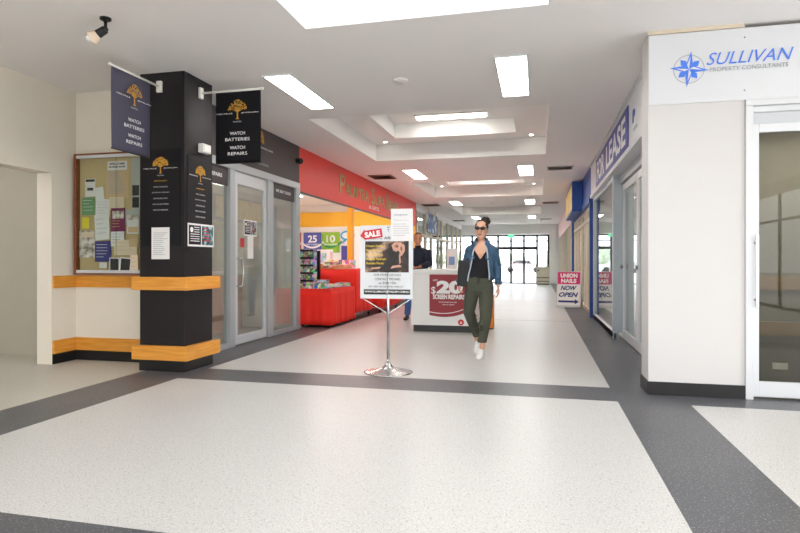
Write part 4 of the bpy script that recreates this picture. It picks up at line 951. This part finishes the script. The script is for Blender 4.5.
# slim orange bin behind the woman
t = thing('slim_bin', 'slim orange bin half hidden behind the woman\'s leg beside the kiosk', 'bin', (-.8, 10.2, 0))
MB().box(-.86, 10.12, .02, -.75, 10.3, .56).build('body', 'cone_orange', t, bevel=.006); MB().box(-.865, 10.115, .56, -.745, 10.305, .59).build('lid', 'cone_orange', t, bevel=.004); MB().box(-.85, 10.13, 0, -.76, 10.29, .02).build('base', 'black_skirt', t)

# ------------------------------------------------------------ people
def lerp(a, b, t): return a+(b-a)*t
def head_rings(c, s=1, yaw=0, tilt=0):
    c = V(c); prof = [(-.118, .030, .036, .026, -.028), (-.108, .046, .052, .040, -.020), (-.085, .056, .066, .060, -.010), (-.055, .064, .074, .078, 0), (-.02, .070, .080, .092, .003),
            (.02, .074, .082, .098, .006), (.055, .072, .078, .096, .008), (.085, .060, .064, .080, .010), (.105, .042, .044, .056, .012), (.117, .018, .02, .026, .012)]
    return prof
def add_head(q, c, s, rot):
    c = V(c); seg = 24; k = len(q.v); prof = head_rings(c)
    for (z, rx, rf, rb, yo) in prof:
        for j in range(seg):
            t = 2*PI*j/seg; sn = math.sin(t)
            q.v.append(c+rot @ V((rx*math.cos(t)*s, (yo+(rb if sn > 0 else rf)*sn)*s, z*s)))
    for i in range(len(prof)-1):
        for j in range(seg):
            a = k+i*seg+j; b = k+i*seg+(j+1) % seg; q.f.append((a, b, b+seg, a+seg))
    q.f.append(tuple(k+j for j in range(seg-1, -1, -1))); q.f.append(tuple(k+(len(prof)-1)*seg+j for j in range(seg)))
    W = lambda x, y, z: c+rot @ (V((x, y, z))*s)
    q.loft([(W(0, -.074, .02), .008, .010), (W(0, -.088, -.01), .011, .012), (W(0, -.096, -.03), .014, .012), (W(0, -.08, -.042), .012, .008)], 10)   # nose
    q.loft([(W(-.018, -.074, -.068), .004, .004), (W(0, -.082, -.066), .012, .008), (W(.018, -.074, -.068), .004, .004)], 8, up=(0, 0, 1))            # mouth mound
    q.ball(W(0, -.058, -.10), .022*s, .02*s, .016*s)   # chin
    for sd in (-1, 1): q.ball(W(sd*.074, .005, -.015), .010*s, .018*s, .030*s)  # ears
    return W
def add_hand(q, w, fdir, pdir, side, s=1, curl=.5):
    """w wrist, fdir towards the fingers, pdir palm normal; side=+1/-1 the way the thumb leaves"""
    w = V(w); f = V(fdir).normalized(); p = (V(pdir)-f*f.dot(V(pdir))).normalized(); a = f.cross(p)*side
    q.loft([(w, .024*s, .018*s), (w+f*.03*s, .032*s, .015*s), (w+f*.075*s, .040*s, .014*s), (w+f*.09*s, .037*s, .012*s)], 14, up=a)
    for i, (o, L) in enumerate(((.028, .068), (.010, .078), (-.009, .072), (-.027, .055))):
        b = w+f*.078*s+a*o*s; r = .0085*s; c1 = curl*.5; c2 = curl*1.2; c3 = curl*1.8
        p1 = b+(f*math.cos(c1)+p*math.sin(c1))*L*.45*s; p2 = p1+(f*math.cos(c2)+p*math.sin(c2))*L*.32*s; p3 = p2+(f*math.cos(c3)+p*math.sin(c3))*L*.25*s
        q.loft([(b-f*.01*s, r*1.1, r*1.1), (p1, r, r), (p2, r*.92, r*.92), (p3, r*.7, r*.7)], 10)
    t0 = w+f*.025*s+a*.022*s; t1 = t0+(f*.6+a*.75+p*.25).normalized()*.035*s; t2 = t1+(f*.85+a*.3+p*.4).normalized()*.03*s; t3 = t2+(f*.9+p*.4).normalized()*.02*s
    q.loft([(t0, .012*s, .012*s), (t1, .0105*s, .0105*s), (t2, .0095*s, .0095*s), (t3, .007*s, .007*s)], 10)
def limb(q, pts, rr, seg=16):
    """smooth limb: pts joints, rr radii, subdivided with a rounded bend"""
    P = [V(p) for p in pts]; out = []
    for i in range(len(P)-1):
        p0 = P[max(i-1, 0)]; p1 = P[i]; p2 = P[i+1]; p3 = P[min(i+2, len(P)-1)]
        for k in range(6):
            t = k/6; c = .5*((2*p1)+(p2-p0)*t*.6+(3*(p2-p1)-.6*(p2-p0)-.3*(p3-p1)*0)*0)
            l = p1.lerp(p2, t); h = (p2-p1)
            bend = (p0-p1 if i > 0 else V((0, 0, 0)))
            out.append((l, lerp(rr[i][0], rr[i+1][0], t), lerp(rr[i][1], rr[i+1][1], t)))
    out.append((P[-1], rr[-1][0], rr[-1][1])); q.loft(out, seg)
def prof_at(prof, z):
    for i in range(len(prof)-1):
        a, b = prof[i], prof[i+1]
        if a[0] <= z <= b[0]:
            t = (z-a[0])/(b[0]-a[0]); t = t*t*(3-2*t) if False else t
            return [lerp(a[k], b[k], t) for k in range(len(a))]
    return list(prof[0] if z < prof[0][0] else prof[-1])
def shell(root, prof, off, th0, th1, zlo, zhi, n=48, nz=16, wave=0, base=(0, 0), spread=0):
    """garment panel round the torso: th measured from the front (-Y)"""
    vs = []; fs = []
    for k in range(nz+1):
        for j in range(n+1):
            th = lerp(th0, th1, j/n); a, b = zlo(th), zhi(th); z = lerp(a, b, k/nz)
            if spread:
                e0 = th0 if abs(th0) < 3 else th1; g = spread*max(0, min(1, (1.34-z)/.3)); w_ = 1-abs(th-e0)/abs(th1-th0); th = th+math.copysign(g*w_, e0)
            _, cx, cy, rx, ry = prof_at(prof, z); o = off+wave*math.sin(th*9+z*14)*.5+wave*math.sin(z*40)*.3
            vs.append((base[0]+cx+(rx+o)*math.sin(th), base[1]+cy-(ry+o)*math.cos(th), z))
    for k in range(nz):
        for j in range(n): a = k*(n+1)+j; fs.append((a, a+1, a+n+2, a+n+1))
    return vs, fs

# --- woman walking towards the viewpoint
wx, wy = -.70, 7.25
def P(x, y, z): return V((wx+x, wy+y, z))
wm = thing('person', 'woman in denim jacket, black top and olive trousers walking forward with a black bag', 'person', (wx, wy, 0))
prof = [(.84, -.015, 0, .155, .105), (.92, -.015, 0, .160, .112), (1.0, -.01, 0, .140, .098), (1.08, 0, 0, .122, .088), (1.18, .008, 0, .135, .100), (1.27, .012, -.004, .148, .112), (1.33, .014, 0, .158, .098), (1.375, .014, .005, .150, .078), (1.405, .013, .010, .085, .062), (1.43, .012, .012, .052, .054)]
rot = Matrix.Rotation(math.radians(-6), 3, 'Z') @ Matrix.Rotation(math.radians(3), 3, 'Y')
q = MB()
q.loft([(P(a[1], a[2], a[0]), a[3], a[4]) for a in prof], 28)
q.loft([(P(.012, .012, 1.40), .05, .052), (P(.012, .01, 1.45), .044, .048), (P(.014, .005, 1.50), .045, .050)], 18)
W = add_head(q, P(.014, -.012, 1.575), 1.0, rot)
# arms: right arm (image left) carries the bag, left arm hangs
ra = [P(-.125, 0, 1.345), P(-.198, .05, 1.10), P(-.262, -.04, .90)]; la = [P(.15, 0, 1.335), P(.205, .045, 1.10), P(.220, -.01, .865)]
for A in (ra, la): limb(q, A, [(.046, .046), (.036, .036), (.024, .026)])
add_hand(q, ra[2], (.02, -.35, -1), (1, 0, -.1), 1, .98, 1.0)
add_hand(q, la[2], (.05, -.18, -1), (-1, 0, 0), -1, .98, .55)
# legs
rl = [P(-.09, .0, .88), P(-.145, .05, .52), P(-.06, .27, .15)]; ll = [P(.065, -.0, .88), P(.07, -.09, .50), P(.03, -.10, .10)]
for L in (rl, ll): limb(q, L, [(.082, .088), (.054, .056), (.034, .038)])
q.loft([(rl[2]+V((0, .035, -.02)), .026, .026), (rl[2]+V((-.002, -.0, -.07)), .026, .02), (rl[2]+V((-.002, -.05, -.10)), .022, .012)], 12)
q.loft([(ll[2]+V((0, .03, -.05)), .026, .026), (ll[2]+V((0, -.03, -.06)), .026, .022), (ll[2]+V((0, -.10, -.075)), .022, .012)], 12)
body = q.build('body', 'skin', wm, remesh=.006, smooth_it=2)
# face details
q = MB(); q.loft([(W(-.024, -.079, -.066), .003, .003), (W(0, -.089, -.064), .005, .005), (W(.024, -.079, -.066), .003, .003)], 8, up=(0, 0, 1)); q.build('lips', 'lip', wm, smooth=True)
q = MB()
for sd in (-1, 1):
    q.loft([(W(sd*.034, -.0855, .012), .033, .023), (W(sd*.034, -.092, .012), .033, .023)], 16, up=(1, 0, 0))
    q.tube([W(sd*.066, -.082, .018), W(sd*.079, -.04, .018), W(sd*.08, .01, .012)], .003, 6)
q.tube([W(-.01, -.092, .02), W(.01, -.092, .02)], .004, 6)
q.build('sunglasses', 'lens_black', wm, smooth=True)
q = MB()   # hair: cap swept back plus bun and loose strands
rs_ = random.Random(5)
k = len(q.v); seg = 28; hp = [(-.06, .02, .07), (-.03, .045, .085), (.0, .075, .098), (.03, .082, .102), (.06, .080, .1), (.09, .068, .09), (.115, .048, .066), (.13, .02, .03)]
for (z, rx, rb) in hp:
    for j in range(seg):
        t = 2*PI*j/seg; sn = math.sin(t); front = .02 if z < .05 else (.058 if z < .08 else .05)
        if z >= .115: front = .035
        jit = 1+.03*math.sin(j*5+z*90)
        q.v.append(W(rx*math.cos(t)*jit, .012+(rb if sn > 0 else front)*sn*jit, z))
for i in range(len(hp)-1):
    for j in range(seg): a = k+i*seg+j; b = k+i*seg+(j+1) % seg; q.f.append((a, b, b+seg, a+seg))
q.f.append(tuple(k+j for j in range(seg-1, -1, -1))); q.f.append(tuple(k+(len(hp)-1)*seg+j for j in range(seg)))
q.ball(W(.045, .05, .125), .046, .045, .040); q.ball(W(.02, .045, .14), .03, .03, .026); q.ball(W(.07, .05, .10), .028, .03, .03)
for sd in (-1, 1): q.loft([(W(sd*.06, -.035, .07), .012, .016), (W(sd*.072, -.02, .03), .008, .016), (W(sd*.074, -.005, 0), .004, .008)], 8)
for i in range(10):
    a = rs_.uniform(0, 2*PI); e = W(.045+.07*math.cos(a), .05, .13+.055*math.sin(a)); q.tube([W(.045, .05, .125), W(.045+.05*math.cos(a), .045, .13+.045*math.sin(a)), e], .004, 5)
q.build('hair', 'hair_dark', wm, smooth=True, remesh=.005, smooth_it=1)
# black tank top
tp = shell(wm, prof, .006, -PI, PI, lambda t: .97, lambda t: 1.385-.18*math.exp(-(abs(t)/.52)**1.4)-.02*math.exp(-((abs(t)-1.6)/.4)**2), 64, 18, .002, (wx, wy))
MB().add(*tp).build('tank_top', 'tank_black', wm, smooth=True, solid=.004)
# trousers
q = MB()
q.loft([(P(-.012, 0, 1.0), .145, .104), (P(-.014, 0, .95), .162, .118), (P(-.015, 0, .88), .176, .128), (P(-.018, 0, .82), .17, .12), (P(-.02, .01, .78), .13, .08)], 28)
limb(q, [P(-.095, 0, .86), P(-.150, .045, .54), P(-.068, .23, .225)], [(.098, .108), (.074, .080), (.050, .054)])
limb(q, [P(.068, 0, .86), P(.075, -.085, .51), P(.034, -.10, .19)], [(.098, .108), (.076, .082), (.053, .056)])
for (c, z) in ((P(-.062, .23, .225), 0), (P(.03, -.10, .19), 1)): q.loft([(c+V((0, 0, -.012)), .058, .06), (c+V((0, 0, .03)), .06, .062)], 18)
for i in range(14):   # creases
    z = rs_.uniform(.3, .85); sd = rs_.choice((-1, 1)); bx = lerp(.03, .06, (z-.19)/.7) if sd > 0 else lerp(-.062, -.1, (z-.2)/.7)
    yy = lerp(-.10, 0, (z-.19)/.7) if sd > 0 else lerp(.23, 0, (z-.2)/.65)
    q.loft([(P(bx-.05, yy-.07, z), .004, .004), (P(bx, yy-.088, z+rs_.uniform(-.03, .03)), .010, .010), (P(bx+.05, yy-.07, z+rs_.uniform(-.03, .03)), .004, .004)], 8)
tr = q.build('trousers', 'trouser_olive', wm, remesh=.007, smooth_it=4)
MB().tube([P(-.03, -.118, .985), P(-.012, -.125, .97), P(-.03, -.13, .90)], .005, 6).tube([P(.01, -.118, .985), P(-.008, -.125, .97), P(.012, -.13, .91)], .005, 6).build('drawstring', 'black_ink', tr)
# denim jacket
def gap(z): return .62+.25*max(0, (z-1.2)/.2)
jk = MB()
prj = [(.93, -.012, .005, .175, .125), (1.0, -.008, .004, .168, .12), (1.08, 0, .003, .155, .112), (1.18, .008, 0, .158, .12), (1.27, .012, 0, .168, .124), (1.33, .014, .002, .170, .112), (1.37, .014, .006, .148, .092), (1.40, .013, .010, .105, .078), (1.43, .012, .014, .078, .07)]
for (t0, t1, zb) in ((.42, PI, .95), (-PI, -.50, .93)):
    vs, fs_ = shell(wm, prj, .004, t0, t1, lambda t: zb+.015*math.sin(t*2), lambda t: 1.425-.03*math.exp(-((abs(t)-.5)/.5)**2), 34, 22, .006, (wx, wy), .38); jk.add(vs, fs_)
jk.build('jacket', 'denim', wm, smooth=True, solid=.009)
q = MB()
limb(q, [P(-.105, .006, 1.365), P(-.135, .01, 1.325), P(-.20, .052, 1.10), P(-.258, -.035, .915)], [(.035, .05), (.058, .062), (.052, .052), (.042, .042)])
limb(q, [P(.135, .006, 1.36), P(.162, .01, 1.32), P(.207, .047, 1.10), P(.222, -.004, .89)], [(.035, .05), (.058, .062), (.052, .052), (.042, .042)])
for c in (P(-.258, -.035, .915), P(.222, -.004, .89)): q.loft([(c, .046, .046), (c+V((0, .006, .035)), .047, .047)], 16)
for i in range(16):
    sd = rs_.choice((-1, 1)); f = rs_.uniform(.1, .95); z = lerp(1.3, .93, f); x = (-.14-.11*f) if sd < 0 else (.172+.066*f)
    q.loft([(P(x-.05, .0, z), .005, .005), (P(x, -.045+.03*(f > .5)*-1, z+rs_.uniform(-.02, .02)), .010, .010), (P(x+.05, 0, z+rs_.uniform(-.02, .02)), .005, .005)], 8)
q.build('jacket_sleeves', 'denim', wm, remesh=.007, smooth_it=3)
q = MB()   # pale front edges and collar
for (t_0, zb) in ((.42, .95), (-.50, .93)):
    pts = []
    for i in range(12):
        z = lerp(zb, 1.41, i/11); t = t_0+math.copysign(.38*max(0, min(1, (1.34-z)/.3)), t_0); _, cx, cy, rx, ry = prof_at(prj, z); pts.append(P(cx+(rx+.006)*math.sin(t), cy-(ry+.006)*math.cos(t), z))
    q.tube(pts, .0085, 8)
q.build('jacket_edge', 'denim_light', wm, smooth=True)
q = MB()
for sd in (-1, 1):
    pts0 = [P(.012+sd*x, y, z) for x, y, z in ((.05, .06, 1.475), (.068, .02, 1.48), (.066, -.03, 1.465), (.055, -.085, 1.40))]
    pts1 = [P(.012+sd*x, y, z) for x, y, z in ((.075, .085, 1.405), (.105, .03, 1.405), (.115, -.045, 1.375), (.10, -.115, 1.31))]
    q.add(pts0+pts1, [(i, i+1, i+5, i+4) for i in range(3)])
q.add([P(-.043, .06, 1.46), P(.067, .06, 1.46), P(.092, .085, 1.40), P(-.068, .085, 1.40)], [(0, 1, 2, 3)])
q.build('jacket_collar', 'denim', wm, smooth=True, solid=.01)
q = MB()
for (x, z) in ((.105, 1.22), (-.098, 1.22)):   # pocket flaps
    _, cx, cy, rx, ry = prof_at(prj, z); y = cy-ry*math.sqrt(max(0, 1-((x-cx)/rx)**2))-.012
    q.add([P(x-.035, y-.008, z+.03), P(x+.035, y+.006*(1 if x > 0 else -1), z+.03), P(x+.035, y+.004, z-.01), P(x, y-.008, z-.028), P(x-.035, y-.004, z-.01)], [(0, 1, 2, 3, 4)])
q.build('pocket_flap', 'denim', wm, solid=.006)
# shoes
def shoe(c, f, pitch, name):
    """c heel-bottom point, f heading, pitch lift of the heel"""
    c = V(c); f = V(f).normalized(); up = V((0, 0, 1)); fd = (f*math.cos(pitch)-up*math.sin(pitch)); ud = (up*math.cos(pitch)+f*math.sin(pitch))
    q = MB(); q.loft([(c+fd*-.012+ud*.045, .028, .03), (c+fd*.02+ud*.045, .036, .042), (c+fd*.07+ud*.046, .038, .044), (c+fd*.12+ud*.036, .042, .033), (c+fd*.18+ud*.030, .045, .026), (c+fd*.225+ud*.026, .036, .020), (c+fd*.245+ud*.022, .018, .012)], 18, up=(1, 0, 0))
    q.loft([(c+fd*.02+ud*.05, .036, .036), (c+fd*.035+ud*.10, .037, .040)], 16)
    o = q.build('shoe', name, wm, remesh=.006, smooth_it=3)
    s = MB(); s.loft([(c+fd*-.016+ud*.012, .028, .012), (c+fd*.02+ud*.012, .038, .012), (c+fd*.1+ud*.011, .041, .011), (c+fd*.18+ud*.011, .049, .011), (c+fd*.235+ud*.012, .038, .012), (c+fd*.255+ud*.014, .018, .010)], 18, up=(1, 0, 0)); s.build('sole', 'white_plastic', o, smooth=True)
    l = MB()
    for i in range(4): p0 = c+fd*(.085+.022*i)+ud*(.083-.009*i); l.tube([p0+V((-.02, 0, -.004)), p0+ud*.004, p0+V((.02, 0, -.004))], .003, 6)
    l.build('laces', 'paper', o)
shoe(P(-.058, .33, .105), (.0, -1, 0), .50, 'shoe_white')
shoe(P(.022, -.06, .0), (-.06, -1, 0), .0, 'shoe_white')
bg = thing('handbag', 'flat black bag held under the walking woman\'s right arm', 'bag', P(-.2, -.1, .84))
q = MB(); Fb = Fr(P(-.275, -.115, .865), V((1, .35, 0)), V((.35, -1, 0)), V((.06, 0, 1)))
q.ob(Fb, 0, 0, .145, .33, -.045, 0); q.build('body', 'bag_black', bg, bevel=.012)
MB().ob(Fb, .0, .22, .145, .33, 0, .008).build('flap', 'bag_black', bg, bevel=.004)
MB().tube([Fb.p(.02, .33, -.02), Fb.p(.01, .40, -.03), Fb.p(.05, .46, -.0), Fb.p(.09, .46, .0), Fb.p(.125, .40, -.02), Fb.p(.125, .33, -.02)], .005, 8).build('strap', 'bag_black', bg, smooth=True)

# --- man standing behind the kiosk
mx, my = -2.33, 11.35
def P(x, y, z): return V((mx+x, my+y, z))
mn = thing('person', 'man in a dark navy jacket and jeans standing behind the white kiosk', 'person', (mx, my, 0))
rot = Matrix.Rotation(math.radians(8), 3, 'Z') @ Matrix.Rotation(math.radians(10), 3, 'X')
mp = [(.86, 0, 0, .165, .115), (.98, 0, 0, .165, .118), (1.1, 0, -.01, .162, .118), (1.25, 0, -.02, .18, .125), (1.36, 0, -.025, .19, .115), (1.41, 0, -.02, .17, .09), (1.45, 0, -.02, .09, .07), (1.48, 0, -.02, .058, .06)]
q = MB(); q.loft([(P(a[1], a[2], a[0]), a[3], a[4]) for a in mp], 26); q.loft([(P(0, -.02, 1.45), .056, .058), (P(0, -.04, 1.54), .054, .056)], 16)
W = add_head(q, P(0, -.06, 1.63), 1.05, rot)
A1 = [P(-.19, -.02, 1.39), P(-.235, -.12, 1.13), P(-.05, -.35, 1.08)]; A2 = [P(.19, -.02, 1.39), P(.245, -.12, 1.13), P(.10, -.38, 1.08)]
for A in (A1, A2): limb(q, A, [(.052, .052), (.042, .042), (.028, .028)])
add_hand(q, A1[2], (.6, -.8, -.1), (0, -.1, -1), -1, 1.05, .4); add_hand(q, A2[2], (-.6, -.8, -.1), (0, -.1, -1), 1, 1.05, .4)
G1 = [P(-.12, 0, .9), P(-.2, .0, .5), P(-.24, .02, .1)]; G2 = [P(.1, 0, .9), P(.12, .02, .5), P(.12, .04, .1)]
for L in (G1, G2):
    limb(q, L, [(.09, .1), (.06, .062), (.04, .042)]); q.loft([(L[2]+V((0, .05, -.05)), .034, .034), (L[2]+V((0, -.05, -.055)), .04, .035), (L[2]+V((0, -.15, -.07)), .036, .02)], 12)
q.build('body', 'skin_man', mn, remesh=.008, smooth_it=2)
q = MB(); q.loft([(P(a[1], a[2], a[0]), a[3]+.022, a[4]+.022) for a in mp[:7]], 26); q.loft([(P(0, -.02, 1.43), .075, .075), (P(0, -.025, 1.50), .068, .068)], 16)
for A in (A1, A2): limb(q, [A[0], A[1], A[1].lerp(A[2], .88)], [(.078, .078), (.066, .066), (.048, .048)])
q.build('jacket', 'coat_navy', mn, remesh=.009, smooth_it=3)
q = MB(); q.loft([(P(0, 0, .96), .18, .13), (P(0, 0, .86), .185, .135), (P(0, 0, .80), .15, .1)], 24)
for L in (G1, G2): limb(q, [L[0], L[1], L[2]+V((0, 0, .0))], [(.105, .115), (.078, .08), (.06, .062)])
q.build('jeans', 'jeans_blue', mn, remesh=.009, smooth_it=3)
for L in (G1, G2):
    c = V((L[2].x, L[2].y+.05, 0)); q = MB(); q.loft([(c+V((0, .03, .05)), .03, .035), (c+V((0, -.03, .055)), .044, .052), (c+V((0, -.12, .045)), .05, .042), (c+V((0, -.21, .032)), .046, .03), (c+V((0, -.245, .025)), .025, .018)], 16, up=(1, 0, 0)); q.build('shoe', 'shoe_dark', mn, remesh=.008, smooth_it=2)
q = MB(); k = 0; hp = [(-.05, .05, .085), (-.02, .073, .1), (.02, .080, .104), (.05, .079, .103), (.08, .068, .09), (.108, .05, .066), (.125, .02, .03)]
for (z, rx, rb) in hp:
    for j in range(24):
        t = 2*PI*j/24; sn = math.sin(t); fr = 0.0 if z < .04 else .045
        if z > .07: fr = .055
        if z > .12: fr = .03
        q.v.append(W(rx*math.cos(t), .012+(rb if sn > 0 else fr)*sn, z))
for i in range(len(hp)-1):
    for j in range(24): a = k+i*24+j; b = k+i*24+(j+1) % 24; q.f.append((a, b, b+24, a+24))
q.f.append(tuple(range(23, -1, -1))); q.f.append(tuple(144+j for j in range(24)))
q.build('hair', 'hair_brown', mn, smooth=True, remesh=.007, smooth_it=1)
q = MB()
for sd in (-1, 1):
    q.loft([(W(sd*.03, -.078, .012), .013, .007), (W(sd*.03, -.084, .012), .011, .006)], 10, up=(1, 0, 0))
q.build('eyes', 'black_ink', mn, smooth=True)
MB().loft([(W(-.022, -.079, -.067), .003, .003), (W(0, -.088, -.066), .005, .004), (W(.022, -.079, -.067), .003, .003)], 8, up=(0, 0, 1)).build('lips', 'lip', mn, smooth=True)

# ------------------------------------------------------------ light, camera, view
w = bpy.data.worlds.new('world'); S.world = w; w.use_nodes = True; nt = w.node_tree
bg_ = nt.nodes['Background']; sk = nt.nodes.new('ShaderNodeTexSky')
sk.sky_type = 'HOSEK_WILKIE'; sk.turbidity = 8; sk.sun_direction = (.3, .5, .8); sk.ground_albedo = .8
mx_ = nt.nodes.new('ShaderNodeMix'); mx_.data_type = 'RGBA'; mx_.inputs['Factor'].default_value = .85; mx_.inputs['B'].default_value = (1, 1, 1, 1)
nt.links.new(sk.outputs[0], mx_.inputs['A']); nt.links.new(mx_.outputs['Result'], bg_.inputs['Color'])
bg_.inputs['Strength'].default_value = 4.2

f = 577.0; cam = bpy.data.cameras.new('camera'); co = bpy.data.objects.new('camera', cam); C.objects.link(co)
cam.sensor_width = 36; cam.lens = f/800*36; cam.shift_y = (262-266.5)/800*-1*-1
cam.clip_end = 300
co.location = (0, 0, 1.17); co.rotation_euler = (PI/2, 0, math.atan(138/f)); S.camera = co
S.view_settings.view_transform = 'Standard'; S.view_settings.look = 'None'; S.view_settings.gamma = 1; S.view_settings.use_curve_mapping = False
S.view_settings.exposure = .66
S.cycles.use_denoising = True
S.cycles.max_bounces = 8; S.cycles.transparent_max_bounces = 12
